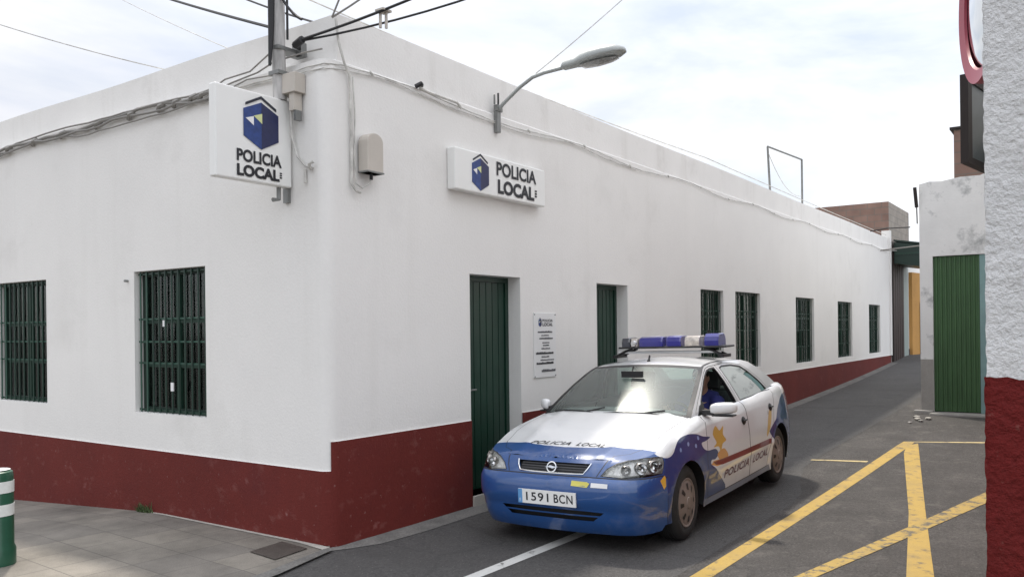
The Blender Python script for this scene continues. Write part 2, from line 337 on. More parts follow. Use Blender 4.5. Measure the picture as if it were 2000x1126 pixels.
def inside(p,poly):
    x,y=p; c=False; n=len(poly); j=n-1
    for i in range(n):
        xi,yi=poly[i]; xj,yj=poly[j]
        if (yi>y)!=(yj>y) and x<(xj-xi)*(y-yi)/(yj-yi)+xi: c=not c
        j=i
    return c
# ground: one big sheet to the horizon with a fine centre
g=MB(); axs=[-400,-150,-60,-30,-16]+list(np.arange(-12,36.1,1.0))+[45,70,150,400]; ays=[-400,-150,-60,-30,-16]+list(np.arange(-12,16.1,1.0))+[30,60,150,400]
vv=[(x,y,GZ(min(x,60),min(y,11))-.03) for y in ays for x in axs]; nx=len(axs)
g.add(vv,[(j*nx+i,j*nx+i+1,(j+1)*nx+i+1,(j+1)*nx+i) for j in range(len(ays)-1) for i in range(nx-1)],park_m)
o=g.obj('ground'); o['kind']='structure'
sheet('parking_area',[(-14,-14),(30,-14),(30,-1.9),(-14,-1.9)],park_m,-.004)
sheet('road',[(-14,-2.62),(-4,-2.62),(1,-2.60),(3.6,-2.58),(4.15,-2.50),(4.7,-2.32),(5.6,-2.12),(6.6,-2.06),(9,-2.04),(14,-2.02),(20,-2.6),(30,-2.6),(30,.2),(22,.2),(12,.2),(.3,.2),(-.05,.2),(-.7,.1),(-14,-.5)],road_m,-.003)  # edge traces station and car shadow, partly painting that shade as darker asphalt
sheet('gutter_strip',[(-.08,-.04),(.1,-.13),(.35,-.22),(.8,-.25),(1.6,-.235),(3,-.25),(5,-.22),(10,-.22),(22,-.2),(22,.05),(.1,.05)],gut_m,.002,step=.4)
sheet('pavement',[(.05,.05),(.05,9.5),(-9,9.5),(-9,-.80),(-.72,-.22),(-.08,-.06)],pave_m,.012,step=.4)
# light concrete edging beside the wall and along the pavement end
sheet('edging_strip',[(0,.3),(0,2.55),(-.045,2.55),(-.055,.3),(-.10,-.02),(-.02,-.02)],conc_l,.017,step=.3)
sheet('pavement_edge',[(-.10,-.02),(-.02,-.02),(-.06,-.09),(-.72,-.245),(-9,-.85),(-9,-.75),(-.74,-.13)],gut_m,.018,step=.4)
def marking(poly,mt,dz,step=.35): return sheet('road_marking',poly,mt,dz,step)
marking([(-7,-2.66),(.8,-2.685),(7.80,-2.745),(8.2,-2.76),(8.18,-2.90),(8.0,-2.90),(.90,-2.815),(-7,-2.80)],yel_m,-.0015)
marking([(7.86,-2.86),(8.10,-2.96),(3.76,-3.717),(1.695,-4.086),(-2.3,-4.8),(-2.45,-4.66),(1.58,-3.93),(3.685,-3.589),(7.2,-2.935)],yel_m,-.0008)
marking([(-2.5,-2.60),(-2.42,-2.70),(1.22,-3.40),(4.45,-4.125),(6.5,-4.55),(7.2,-4.55),(5.0,-4.07),(3.0,-3.66),(1.12,-3.27)],yel_w,.0)
marking([(8.19,-2.76),(8.19,-2.86),(8.50,-3.72),(8.8,-4.5),(8.9,-4.5),(8.60,-3.70)],mat('paint_cream',(.50,.40,.20),.8,var=.1,vscale=4,stain=(.12,.11,.1),stscale=9,stpos=(.52,.66)),-.001)
marking([(-6.5,-1.27),(1.6,-1.34),(1.6,-1.46),(0,-1.43),(-6.5,-1.42)],whi_m,.001)
sheet('road_marking',[(6.10,-2.05),(6.17,-2.05),(6.36,-2.68),(6.26,-2.68)],mat('paint_cream',(.42,.38,.27)),.001,step=.3)

# ================================================================== POLICE STATION
ps=empty('police_station',(0,0,0)); tag(ps,'long low white police station with dark red plinth and rounded street corner','building')
RC=.11
def path_pt(l,off=0):
    """plan path of the facade: l<0 along left facade (y=-l), l>0 along street (x=l); rounded corner, off = outward"""
    a0=RC
    if l<=-a0: return (-off,-l)
    if l>=a0: return (l,-off)
    t=(l+a0)/(2*a0)*PI/2; cx=cy=RC
    return (cx-(RC+off)*math.cos(t),cy-(RC+off)*math.sin(t))
OPEN=[ # l0,l1,z0,z1,depth,kind
 (-5.62,-4.44,.965,2.325,.09,'gwin'),(-2.725,-1.585,.955,2.325,.09,'gwin'),
 (1.843,2.715,.10,2.268,.165,'door'),(4.37,5.19,.16,2.275,.17,'door'),
 (7.635,8.60,1.0,2.31,.08,'win'),(9.15,10.42,1.0,2.32,.08,'win'),(12.6,13.93,.965,2.312,.08,'win'),(15.94,17.35,.965,2.30,.08,'win'),(19.22,20.62,.965,2.287,.08,'win')]
def wall_cells(ls,zs,zfun,off,ops,mt,name,parent,mapper=path_pt,reveal=True,smooth=True):
    mb=MB(); idx={}
    def V(l,z,d=0):
        k=(round(l,4),round(z,4),d)
        if k not in idx:
            x,y=mapper(l,off-d) ; idx[k]=len(mb.v); mb.v.append((x,y,z))
        return idx[k]
    i0=mb.mi(mt)
    for a,b in zip(ls[:-1],ls[1:]):
        for c,d in zip(zs[:-1],zs[1:]):
            ml,mz=(a+b)/2,(c+d)/2
            if any(o[0]<ml<o[1] and o[2]<mz<o[3] for o in ops): continue
            if not zfun(ml,mz): continue
            mb.f.append((V(a,c),V(b,c),V(b,d),V(a,d))); mb.m.append(i0)
    if reveal:
        for l0,l1,z0,z1,dep,*_ in ops:
            for (p,q) in (((l0,z0),(l1,z0)),((l1,z0),(l1,z1)),((l1,z1),(l0,z1)),((l0,z1),(l0,z0))):
                k=len(mb.v); 
                for (l,z),d in ((p,0),(q,0),(q,dep+.12),(p,dep+.12)):
                    x,y=mapper(l,off-d); mb.v.append((x,y,z))
                mb.f.append((k,k+1,k+2,k+3)); mb.m.append(i0)
    return mb.obj(name,parent,smooth=smooth,recalc=False,ang=35)
arc=[ -RC+2*RC*i/12 for i in range(13)]
ls=sorted(set([-9.5,22.02]+arc+[v for o in OPEN for v in o[:2]]+list(np.arange(-9,-.5,1.0))+list(np.arange(1,22,1.0))))
zs=sorted(set([-.5,.0,3.86,3.895,3.9]+[v for o in OPEN for v in o[2:4]]+[1.5,3.0]))
wall_cells(ls,zs,lambda l,z:z<3.9,0,OPEN,wall_m,'wall',ps)
# plinth (painted band slightly proud)
LST=.015
pl_ops=[(o[0],o[1],-1,o[3],0) for o in OPEN if o[5]=='door']
ls2=sorted(set(ls+[LST])); zs2=[-.5,0,.3,.605,.84]
wall_cells(ls2,zs2,lambda l,z: z<(.605 if l<LST else .84),.012,pl_ops,plinth_m,'plinth',ps,reveal=False)
# top lip of plinth and reveals' red returns
lip=MB()
for a,b in zip(ls2[:-1],ls2[1:]):
    if any(o[0]<(a+b)/2<o[1] for o in pl_ops):
        if lip.v: lip.obj('plinth_lip',ps,recalc=False); lip=MB()
        continue
    z=.605 if (a+b)/2<LST else .84
    p=path_pt(a,.012);q=path_pt(b,.012);p2=path_pt(a,-.01);q2=path_pt(b,-.01)
    lip.add([(*p,z),(*q,z),(*q2,z),(*p2,z)],[(0,1,2,3)],wallb)
lip.obj('plinth_lip',ps,recalc=False)
# parapet: sharp cornered, set back above the wall
par=MB(); px,py=.16,.03
prof_z=3.895
L1=[(px,9.5),(px,py),(22.02,py)]; T=.22
inn=[(px+T,9.5),(px+T,py+T),(22.02,py+T)]
zt=[4.275,4.30,4.285]
for i in range(2):
    a,b=L1[i],L1[i+1]; c,d=inn[i],inn[i+1]
    n=24
    for k in range(n):
        u,v=k/n,(k+1)/n
        A0=[a[j]+(b[j]-a[j])*u for j in range(2)];B0=[a[j]+(b[j]-a[j])*v for j in range(2)];C0=[c[j]+(d[j]-c[j])*u for j in range(2)];D0=[c[j]+(d[j]-c[j])*v for j in range(2)]
        za=zt[i]+(zt[i+1]-zt[i])*u+.008*math.sin(u*17+i); zb_=zt[i]+(zt[i+1]-zt[i])*v+.008*math.sin(v*17+i)
        if k==0 and i==1: za=zt[1]
        if k==n-1 and i==0: zb_=zt[1]
        if k==0 and i==1: za=zt[1]
        par.add([(*A0,3.8),(*B0,3.8),(*B0,zb_),(*A0,za),(*C0,za),(*D0,zb_),(*C0,3.8),(*D0,3.8)],[(0,1,2,3),(3,2,5,4),(4,5,7,6)],wallb)
par.obj('parapet',ps,recalc=False)
# ledge between wall top and parapet
led=MB()
for a,b in zip(ls[:-1],ls[1:]):
    p=path_pt(a,0);q=path_pt(b,0)
    def inn_(l):
        if l<-RC: return (px+.02,-l)
        if l>RC: return (l,py+.02)
        return (px+.03,py+.03)
    p2=inn_(a);q2=inn_(b)
    led.add([(*p,3.9),(*q,3.9),(*q2,3.935),(*p2,3.935)],[(0,1,2,3)],wallb)
led.obj('ledge',ps,recalc=False)
rf=MB(); rf.box((px+T+.002,py+T+.002,3.7),(22,9.4,3.8),conc); rf.obj('roof',ps)
pil=MB(); pil.box((21.93,-.035,.84),(22.12,.2,4.50),wallb); pil.obj('end_pilaster',ps)
# back of interior so that windows are dark
# ---- grilled windows on the left facade
def LM(l,z,d): # building point from path coordinates, d depth inward
    x,y=path_pt(l,-d); return (x,y,z)
def slab(mb,l0,l1,z0,z1,d0,d1,m):
    a=[LM(l0,z0,d0),LM(l1,z0,d0),LM(l1,z1,d0),LM(l0,z1,d0),LM(l0,z0,d1),LM(l1,z0,d1),LM(l1,z1,d1),LM(l0,z1,d1)]
    mb.add(a,[(0,1,2,3),(7,6,5,4),(0,4,5,1),(1,5,6,2),(2,6,7,3),(3,7,4,0)],m)
def gwin(l0,l1,z0,z1,dep):
    f=MB(); w=.05
    slab(f,l0,l0+w,z0,z1,dep,dep+.06,green_d); slab(f,l1-w,l1,z0,z1,dep,dep+.06,green_d); slab(f,l0+w,l1-w,z1-w,z1,dep,dep+.06,green_d); slab(f,l0+w,l1-w,z0,z0+w,dep,dep+.06,green_d)
    mid=(l0+l1)/2; slab(f,mid-.03,mid+.03,z0+w,z1-w,dep+.01,dep+.05,green_m)
    for zz in (z0+(z1-z0)*.33,z0+(z1-z0)*.64): slab(f,l0+w,mid-.03,zz-.015,zz+.015,dep+.015,dep+.05,green_m); slab(f,mid+.03,l1-w,zz-.015,zz+.015,dep+.015,dep+.05,green_m)
    win=f.obj('window',ps)
    p=MB(); slab(p,l0+w,l1-w,z0+w,z1-w,dep+.03,dep+.036,glass_b); p.obj('pane',win)
    c=MB(); slab(c,l0+.30,l0+.345,z0+.05,z1-.05,dep+.05,dep+.06,pale_in); slab(c,l0+.14,l0+.24,z0+.05,z1-.05,dep+.06,dep+.07,pale_in); slab(c,l0+.84,l0+.90,z0+.55,z1-.15,dep+.05,dep+.06,pale_in)
    slab(c,l0,l1,z0,z1,dep+.08,dep+.088,mat('shutter_green',(.012,.055,.037),.5,var=.2,vscale=6))
    c.obj('window_backing',win)
    b=MB(); nb=11
    for i in range(nb):
        l=l0+(i+.5)*(l1-l0)/nb; b.tube([LM(l,z0+.005,.035),LM(l,z1-.005,.035)],.0085,green_l if i<2 else green_m,6)
    zz=[z0+(z1-z0)*f_ for f_ in (.02,.35,.5,.66,.98)]
    for k,z in enumerate(zz):
        slab(b,l0+.003,l1-.003,z-.008,z+.008,.043,.051,green_l if k in(1,2,3) else green_m)
    b.obj('grille',win)
    if l0<-4: return
    k=MB(); slab(k,l0+.56,l0+.60,z0+.22,z0+.30,.02,.03,emb_w); k.obj('paper_tag',win); k=MB(); slab(k,l0+.44,l0+.463,z0+.83,z0+.89,.02,.03,emb_w); k.obj('paper_tag',win)
def win(l0,l1,z0,z1,dep):
    f=MB(); w=.05; D=dep
    slab(f,l0,l0+w,z0,z1,D,D+.06,green_d); slab(f,l1-w,l1,z0,z1,D,D+.06,green_d); slab(f,l0+w,l1-w,z1-w,z1,D,D+.06,green_d); slab(f,l0+w,l1-w,z0,z0+w,D,D+.06,green_d)
    mid=(l0+l1)/2; slab(f,mid-.035,mid+.035,z0+w,z1-w,D+.005,D+.05,green_m)
    zm=z0+(z1-z0)*.68; slab(f,l0+w,mid-.035,zm-.02,zm+.02,D+.01,D+.05,green_m); slab(f,mid+.035,l1-w,zm-.02,zm+.02,D+.01,D+.05,green_m)
    wn=f.obj('window',ps)
    p=MB(); slab(p,l0+w,l1-w,z0+w,z1-w,D+.03,D+.036,glass_b); p.obj('pane',wn)
    c=MB(); slab(c,l0,l1,z0,z1,D+.11,D+.118,dark_m); slab(c,mid+.1,l1-.12,z0+.1,z1-.1,D+.08,D+.09,mat('curtain',(.10,.13,.12),.9)); c.obj('window_backing',wn)  # near-black sheet stands in for the unlit room, curtain strip before it
    b=MB(); nb=9
    for i in range(nb):
        l=l0+(i+.5)*(l1-l0)/nb; b.tube([LM(l,z0+.005,.04),LM(l,z1-.005,.04)],.008,green_m,6)
    for k in (.25,.5,.75): slab(b,l0+.003,l1-.003,z0+(z1-z0)*k-.007,z0+(z1-z0)*k+.007,.049,.056,green_l)
    b.obj('grille',wn)
def door(l0,l1,z0,z1,dep):
    f=MB(); n=7
    slab(f,l0,l1,z0-.1,z1,dep+.02,dep+.06,green_d)
    for i in range(n):
        a=l0+.06+i*(l1-l0-.12)/n; slab(f,a+.006,a+(l1-l0-.12)/n-.006,z0+.01,z1-.06,dep+.004,dep+.022,green_m)
    slab(f,l0,l0+.055,z0,z1,dep-.01,dep+.021,green_m); slab(f,l1-.055,l1,z0,z1,dep-.01,dep+.021,green_m); slab(f,l0+.055,l1-.055,z1-.055,z1,dep-.01,dep+.021,green_m)
    d=f.obj('door',ps)
    s=MB(); slab(s,l0+.001,l1-.001,-.2,z0,-.03,dep+.1,conc_l); s.obj('door_step',ps)
    h=MB(); h.tube([LM(l0+.14,1.12,dep-.001),LM(l0+.14,1.12,dep-.05),LM(l0+.24,1.12,dep-.05)],.009,grey_m,8); h.obj('handle',d)
for l0,l1,z0,z1,dep,k in OPEN: {'gwin':gwin,'win':win,'door':door}[k](l0,l1,z0,z1,dep)
# small paint chips on the plinth? (in material) ; small hook left of window
hk=MB(); hk.tube([(-.001,2.83,2.24),(-.04,2.83,2.24)],.012,grey_m,8); hk.obj('wall_hook',ps)

# ================================================================== SIGNS
def emblem(mb,M,w,h,t=.004):
    """hexagonal emblem w x h centred on local origin"""
    a=w/2; top=h*.40; 
    def Q(*p): return [(x*a,y*h) for x,y in p]
    mb.prism(Q((-1,.20),(0,.38),(0,-.5),(-1,-.30)),M,t,emb_b)
    mb.prism(Q((0,.38),(1,.20),(1,-.30),(0,-.5)),M,t,emb_d)
    mb.prism(Q((-.88,.32),(0,.50),(0,.45),(-.88,.27)),M,t,emb_k); mb.prism(Q((0,.50),(.88,.32),(.88,.27),(0,.45)),M,t,emb_k)
    M2=M@Matrix.Translation((0,0,t+.001))
    mb.prism(Q((-.9,.03),(-.45,.09),(-.45,-.08)),M2,t/2,emb_w); mb.prism(Q((-.45,.10),(.03,.17),(.03,-.02)),M2,t/2,emb_y)
def lettering(mb,M,txt,x0,x1,y0,y1,off=.028,m=ink,t=.003,spacing=1.0):
    a,fs=fit_text(txt,x0,x1,y0,y1,off,0,spacing); mb.add([M@Vector((p[0],p[1],t)) for p in a],fs,m)
# projecting box sign on the left facade near the corner: plane y=.38, x -.74..-.02
s1=empty('hanging_sign',(0,.44,2.9)); tag(s1,'square white sign with emblem above POLICIA LOCAL, jutting out from the left wall','sign')
def pobj(mb,name,par_,**k):
    o=mb.obj(name,par_,**k); o.matrix_parent_inverse=Matrix.Translation(-par_.location); return o
b=MB(); b.box((-.745,.38,2.895),(-.02,.46,3.60),sign_m); pobj(b,'sign_box',s1,bevel=.012)
M=frame((0,.378,0),(1,0,0),(0,0,1))
e1=MB(); emblem(e1,frame((-.325,.377,3.367),(1,0,0),(0,0,1)),.335,.42); pobj(e1,'emblem',s1)
t1=MB(); lettering(t1,M,'POLICIA',-.558,-.128,3.038,3.135,.035); lettering(t1,M,'LOCAL',-.558,-.150,2.925,3.018,.048)
for k in range(3): t1.box((-.146,.3745,2.955+k*.018),(-.126,.378,2.966+k*.018),ink)
pobj(t1,'lettering',s1,recalc=False)
br=MB(); br.tube([(-.10,.45,2.895),(-.10,.45,2.80),(-.16,.45,2.79)],.018,grey_m,8); br.tube([(0,.45,2.98),(.0,.45,2.9)],.02,grey_m); br.box((-.03,.42,2.78),(.0,.48,2.9),grey_m); pobj(br,'bracket',s1)
# flat box sign over the door
s2=empty('wall_sign',(2.3,-.06,3.2)); tag(s2,'long low white box sign reading POLICIA LOCAL beside a blue emblem, over the green door','sign')
b=MB(); b.box((1.51,-.10,3.045),(3.07,-.002,3.44),sign_m); pobj(b,'sign_box',s2,bevel=.012)
M=frame((-.11,-.102,-.025),(1,0,0),(0,0,1))
e1=MB(); emblem(e1,frame((1.905,-.101,3.25),(1,0,0),(0,0,1)),.27,.36); pobj(e1,'emblem',s2)
t1=MB(); lettering(t1,M,'POLICIA',2.28,3.0,3.285,3.425,.028); lettering(t1,M,'LOCAL',2.30,2.96,3.105,3.25,.045)
for k in range(3): t1.box((2.865,-.1055,3.125+k*.028),(2.90,-.102,3.143+k*.028),ink)
pobj(t1,'lettering',s2,recalc=False)
# notice by the door
s3=empty('notice_board',(3.18,-.01,1.5)); tag(s3,'small pale notice of blurred dark print on the wall right of the open doorway','notice')
b=MB(); b.box((2.955,-.012,1.19),(3.40,-.001,1.90),mat('notice_panel',(.73,.73,.725),.5)); pobj(b,'panel',s3,bevel=.003)
M=frame((0,-.013,0),(1,0,0),(0,0,1)); t1=MB()
for (y,xa,xb,hh,mm) in ((1.68,3.03,3.32,.022,ink_g),(1.645,3.1,3.25,.014,ink_g),(1.61,3.06,3.33,.02,ink_g),(1.565,3.12,3.26,.014,ink_g),(1.535,3.13,3.25,.016,ink_g),(1.50,3.10,3.27,.015,ink_g),(1.445,2.99,3.34,.026,ink),(1.41,3.1,3.25,.016,ink_g),(1.375,3.08,3.35,.016,ink_g),(1.335,3.0,3.34,.026,ink),(1.25,3.1,3.38,.03,ink_g)):
    x=xa
    while x<xb:
        w=random.uniform(.012,.035); t1.box((x,-.0155,y),(min(x+w,xb),-.0125,y+hh*random.uniform(.7,1)),mm); x+=w+.007
lettering(t1,M,'POLICIA',3.12,3.33,1.80,1.83,.02); lettering(t1,M,'LOCAL',3.12,3.33,1.755,1.79,.03)
for (x,z) in ((2.965,1.88),(3.385,1.88),(2.965,1.205),(3.385,1.205)): t1.lathe([(0,0),(.007,0),(.007,.006),(0,.006)],frame((x,-.012,z),(1,0,0),(0,0,1)),grey_m,8)
pobj(t1,'printing',s3,recalc=False)
e1=MB(); emblem(e1,frame((3.075,-.0125,1.795),(1,0,0),(0,0,1)),.06,.10,.002); pobj(e1,'emblem',s3)

# ================================================================== STREET LAMP on the wall
sl_=empty('street_lamp',(2.3,0,3.85)); tag(sl_,'grey street lamp on a curved arm fixed to the wall above the station door','street lamp')
b=MB(); pts=[(2.3,-.05,3.95),(2.3,-.10,4.0),(2.3,-.30,4.13),(2.3,-.46,4.205),(2.3,-.60,4.225),(2.3,-.86,4.235)]
b.tube(pts,.019,silver_m,10); pobj(b,'arm',sl_,smooth=True)
b=MB(); b.box((2.27,-.05,3.72),(2.33,-.001,4.0),grey_m); b.box((2.255,-.028,4.0),(2.27,-.012,4.10),grey_m); b.box((2.32,-.028,4.0),(2.335,-.012,4.13),cable_k); b.box((2.25,-.06,3.93),(2.35,-.03,3.97),grey_m); pobj(b,'bracket',sl_,bevel=.003)
b=MB(); prof=[(0,.028,.028),(.03,.055,.055),(.16,.06,.062),(.24,.092,.085),(.34,.115,.098),(.48,.118,.092),(.60,.095,.07),(.67,.05,.035),(.685,.01,.01)]
vs=[];n=16
for (d,w,h) in prof:
    for k in range(n):
        a=2*PI*k/n; cz=math.sin(a); vs.append((2.3+w*math.cos(a),-.80-d,4.235+.05*d+(h*cz if cz>0 else h*.55*cz)))
fs=[(i*n+k,i*n+(k+1)%n,(i+1)*n+(k+1)%n,(i+1)*n+k) for i in range(len(prof)-1) for k in range(n)]+[tuple(range(n)),tuple((len(prof)-1)*n+k for k in range(n))]
b.add(vs,fs,silver_m); hd=pobj(b,'lamp_head',sl_,smooth=True)
b=MB(); vs=[]
pf=[(.22,.06,0),(.28,.085,.02),(.40,.09,.03),(.52,.08,.025),(.60,.045,0)]
for (d,w,h) in pf:
    for k in range(9):
        u=-1+2*k/8; vs.append((2.3+w*u,-.80-d,4.235+.05*d-.048-h*(1-u*u)))
b.add(vs,[(i*9+k,i*9+k+1,(i+1)*9+k+1,(i+1)*9+k) for i in range(4) for k in range(8)],mat('lamp_lens',(.30,.31,.30),.25,coat=1,var=.3,vscale=20))
pobj(b,'lens',sl_,smooth=True,recalc=False)

# ================================================================== BOXES, CABLES, MAST
def jbox(name,loc,w,h,d,label,dome):
    e_=empty(name,loc); tag(e_,label,'electrical box')
    b=MB(); x,y,z=loc
    if dome:
        n=10; poly=[(-w/2,-h/2),(w/2,-h/2),(w/2,h*.28)]+[(w/2*math.cos(a),h*.28+h*.22*math.sin(a)) for a in np.linspace(.15,PI-.15,n)]+[(-w/2,h*.28)]
        b.prism(poly,frame((x,y,z),(1,0,0),(0,0,1)),d,box_m)
    else: b.box((x-w/2,y-d,z-h/2),(x+w/2,y,z+h/2),box_m)
    o_=b.obj('cover',e_,bevel=.008); o_.matrix_parent_inverse=Matrix.Translation(-e_.location)
    g_=MB(); g_.tube([(x,y-d/2,z-h/2+.002),(x,y-d/2,z-h/2-.05)],.014,cable_k,8); g_.box((x-w/2-.004,y-d-.004,z-h/2-.0),(x+w/2+.004,y-.0,z-h/2+.012),grey_m)
    g2=g_.obj('cable_gland',e_); g2.matrix_parent_inverse=Matrix.Translation(-e_.location); return e_
jbox('junction_box',(.43,-.02,3.19),.185,.33,.11,'beige meter box with a rounded top on the wall right of the corner',True)
# small box on left facade beside sign
e_=empty('junction_box',(-.06,.30,3.70)); tag(e_,'small square beige cable box under the cables between hanging sign and corner','electrical box')
b=MB(); b.box((-.12,.22,3.64),(-.005,.43,3.80),box_m); pobj(b,'cover',e_,bevel=.006)
b=MB(); b.box((-.10,.25,3.50),(-.02,.31,3.638),box_m); b.box((-.09,.24,3.42),(-.03,.27,3.50),grey_m); pobj(b,'switch',e_)
def sag(a,b_,s,n=14):
    a=Vector(a);b_=Vector(b_); return [a.lerp(b_,i/n)+Vector((0,0,-4*s*(i/n)*(1-i/n))) for i in range(n+1)]
def cable(name,paths,label,m=cable_m,cat='cable',group=None,n=6):
    mb=MB()
    for p,r in paths: mb.tube(p,r,m,n)
    o=mb.obj(name,smooth=True); tag(o,label,cat,group); return o
def jit(pts,a): return [Vector(p)+Vector((random.uniform(-a,a)*.3,random.uniform(-a,a)*.3,random.uniform(-a,a))) for p in pts]
# left bundle
pts=[(-.03,y,3.86+.012*math.sin(y*3)) for y in np.arange(9.4,1.2,-.22)]
P=[(jit(pts,.018),.016),(jit([(x-.01,y,z-.035) for x,y,z in pts],.02),.012),(jit([(x-.005,y,z+.03+.02*math.sin(y*2)) for x,y,z in pts],.012),.009),
   (jit([(x-.01,y,z-.065+.025*math.sin(y*1.7)) for x,y,z in pts],.015),.008)]
for y in (1.55,1.7,1.95,2.2,2.7,3.3,4.0,4.6,5.2): P.append(([(-.02,y-.05,3.87),(-.045,y,3.85),(-.02,y+.06,3.82)],.022))
P.append((jit([(-.03,1.5,3.86),(-.05,1.2,3.92),(-.06,.85,3.93),(-.08,.55,4.02),(-.10,.45,4.06)],.006),.007))
P.append((jit([(-.03,1.45,3.85),(-.05,1.1,3.88),(-.06,.75,3.90),(-.09,.5,3.93),(-.03,.2,3.97),(.02,.05,3.98)],.006),.007))
P.append((jit([(-.03,1.2,3.84),(-.05,.9,3.86),(-.07,.6,3.84),(-.09,.45,3.80)],.008),.006))
cable('cable_bundle',P,'thick tangled bundle of grey cables clipped along the left wall under the parapet')
# bundle around corner onto street wall
pts=[(*path_pt(l,.02),3.86+.03*math.sin(l*2.0)) for l in np.arange(-1.2,21.6,.17)]
pts2=[(p[0],p[1],p[2]-.03+.012*math.sin(i*.7)) for i,p in enumerate(pts)]
P=[(jit(pts,.004),.0055),(jit(pts2[:40],.005),.005)]
for k in range(10,len(pts),7): P.append(([Vector(pts[k])+Vector((-.02,-.005,.008)),Vector(pts[k])+Vector((.02,-.005,-.008))],.011))
cable('wall_cable',P,'thin grey cable clipped under the parapet along the whole street wall',m=cable_w)
# tail of black clip & stub on the wall
cable('cable_stub',[([(1.10,-.03,3.905),(1.20,-.05,3.88),(1.62,-.05,3.875),(1.7,-.02,3.86)],.013)],'short pale stub of pipe on the street wall left of the street lamp',m=cable_w,cat='pipe')
cable('cable_clamp',[([(1.05,-.03,3.90),(1.09,-.06,3.93),(1.13,-.03,3.93)],.022)],'black cable clamp at the left end of the short pale pipe stub',m=cable_k,cat='clamp')
# vertical conduit at corner down to loop
cable('conduit',[([(.11,-.015,4.23),(.12,-.03,4.05),(.17,-.045,3.88),(.24,-.03,3.80),(.255,-.025,3.5),(.26,-.025,3.1),(.25,-.03,2.92),(.29,-.04,2.87),(.34,-.04,2.86)],.011),
  ([(.275,-.03,3.8),(.30,-.025,3.5),(.285,-.025,3.1),(.30,-.03,2.93),(.36,-.04,2.90),(.42,-.07,2.95),(.43,-.07,2.98)],.007)],'painted cable conduit running down the rounded corner beside the beige meter box',m=cable_w,cat='pipe')
cable('drop_cable',[([(-.06,.34,3.64),(-.05,.34,3.3),(-.03,.30,3.14),(-.02,.22,3.06),(-.01,.14,3.03)],.010),([(-.02,.15,3.02),(-.06,.13,3.06),(-.04,.10,3.075)],.014),([(-.02,.22,3.03),(-.02,.22,2.92)],.012)],'loose cable hanging below the small cable box beside the hanging sign',m=cable_w)
# mast beside sign
mast=empty('utility_pole',(-.10,.50,3.6)); tag(mast,'weathered grey utility pole rising above the hanging sign with cables strapped to it','utility pole')
b=MB(); b.tube([(-.10,.42,3.60),(-.11,.42,4.0),(-.12,.41,6.2)],[.055,.055,.05],wood_m,12); pobj(b,'pole',mast,smooth=True)
b=MB(); b.tube([(-.20,.42,3.86),(-.185,.42,4.1),(-.175,.42,4.5),(-.175,.42,6.2)],[.012,.022,.03,.035],cable_k,8); b.tube([(-.05,.38,4.1),(-.06,.37,6.2)],.010,cable_k,6); pobj(b,'strapped_cables',mast,smooth=True)
b=MB()
for z in (3.8,4.0):
    b=MB(); b.box((-.165,.36,z),(.14,.48,z+.03),grey_m); pobj(b,'clamp',mast)
# overhead cables
cable('overhead_cable',[(sag((-.12,.46,4.19),(1.891,6.606,6.834),.03),.014)],'thick black cable dropping from upper left to the utility pole',m=cable_k,group=None)
cable('overhead_cable',[(sag((.32,.45,4.36),(.95,2.75,5.45),.02),.010)],'thin black cable passing behind the utility pole at the roof corner',m=cable_k)
cable('overhead_cable',[(sag((.3,2.437,4.3),(-.747,5.143,5.273),.04),.006)],'faint thin wire sagging over the far left of the roof',m=cable_w)
cable('overhead_cable',[(sag((.55,1.3,4.2),(2.733,8.893,7.699),.05),.005)],'faint wire crossing the sky above the left parapet',m=cable_w)
# insulator bracket on parapet & service cables to the right
ib=empty('cable_anchor',(.07,.35,4.02)); tag(ib,'dark cable anchor on the left parapet just before the roof corner','anchor')
b=MB(); b.tube([(.08,.36,4.05),(-.04,.30,4.04)],.02,cable_k,8); b.tube([(-.04,.30,4.04),(-.07,.18,4.055)],.03,cable_k,8); b.box((.03,.31,4.0),(.09,.42,4.09),grey_m); pobj(b,'anchor_body',ib)
cable('overhead_cable',[(sag((-.07,.18,4.055),(1.4,-2.6,5.35),.12),.011)],'dark service cable leaving the corner anchor, the upper of the two towards the right',m=cable_k)
cable('overhead_cable',[(sag((-.07,.18,4.045),(2.0,-2.6,5.35),.17),.009)],'dark service cable leaving the corner anchor, the lower and more sagging of the two',m=cable_k)
cable('overhead_cable',[(sag((.11,.03,4.25),(.1,-.3,4.75),.01,4),.008),(sag((.11,.03,4.25),(.5,-.6,4.75),.02,5),.008)],'pair of short wires rising from the tip of the roof corner',m=cable_m)
cable('overhead_cable',[(sag((-.15,.5,4.7),(-.1,.15,4.2),.08,8),.012)],'loose black cable end hanging beside the utility pole',m=cable_k)
cable('overhead_cable',[(sag((-1.2,1.6,5.2),(8,.05,4.40),.10,20),.007),(sag((8,.05,4.40),(21.8,.05,4.36),.02,8),.007)],'long thin wire running above the street parapet towards the alley',m=cable_w)
cable('overhead_cable',[(sag((2.3,-.5,4.235),(3.6,-1.3,5.6),.02,8),.006)],'thin stay wire rising from the arm of the street lamp',m=cable_w)
ins=empty('insulator',(.75,-.45,4.3)); tag(ins,'small pale insulator bracket hanging on the service cables above the roof corner','insulator')
b=MB()
c0=Vector((.25,-.37,4.19))
b.tube([c0+Vector((0,0,.07)),c0+Vector((0,0,-.07))],.012,box_m,8); b.tube([c0+Vector((.035,-.03,.07)),c0+Vector((.035,-.03,-.07))],.012,box_m,8); b.box(tuple(c0+Vector((-.03,-.06,.06))),tuple(c0+Vector((.07,.03,.075))),box_m)
pobj(b,'spools',ins)
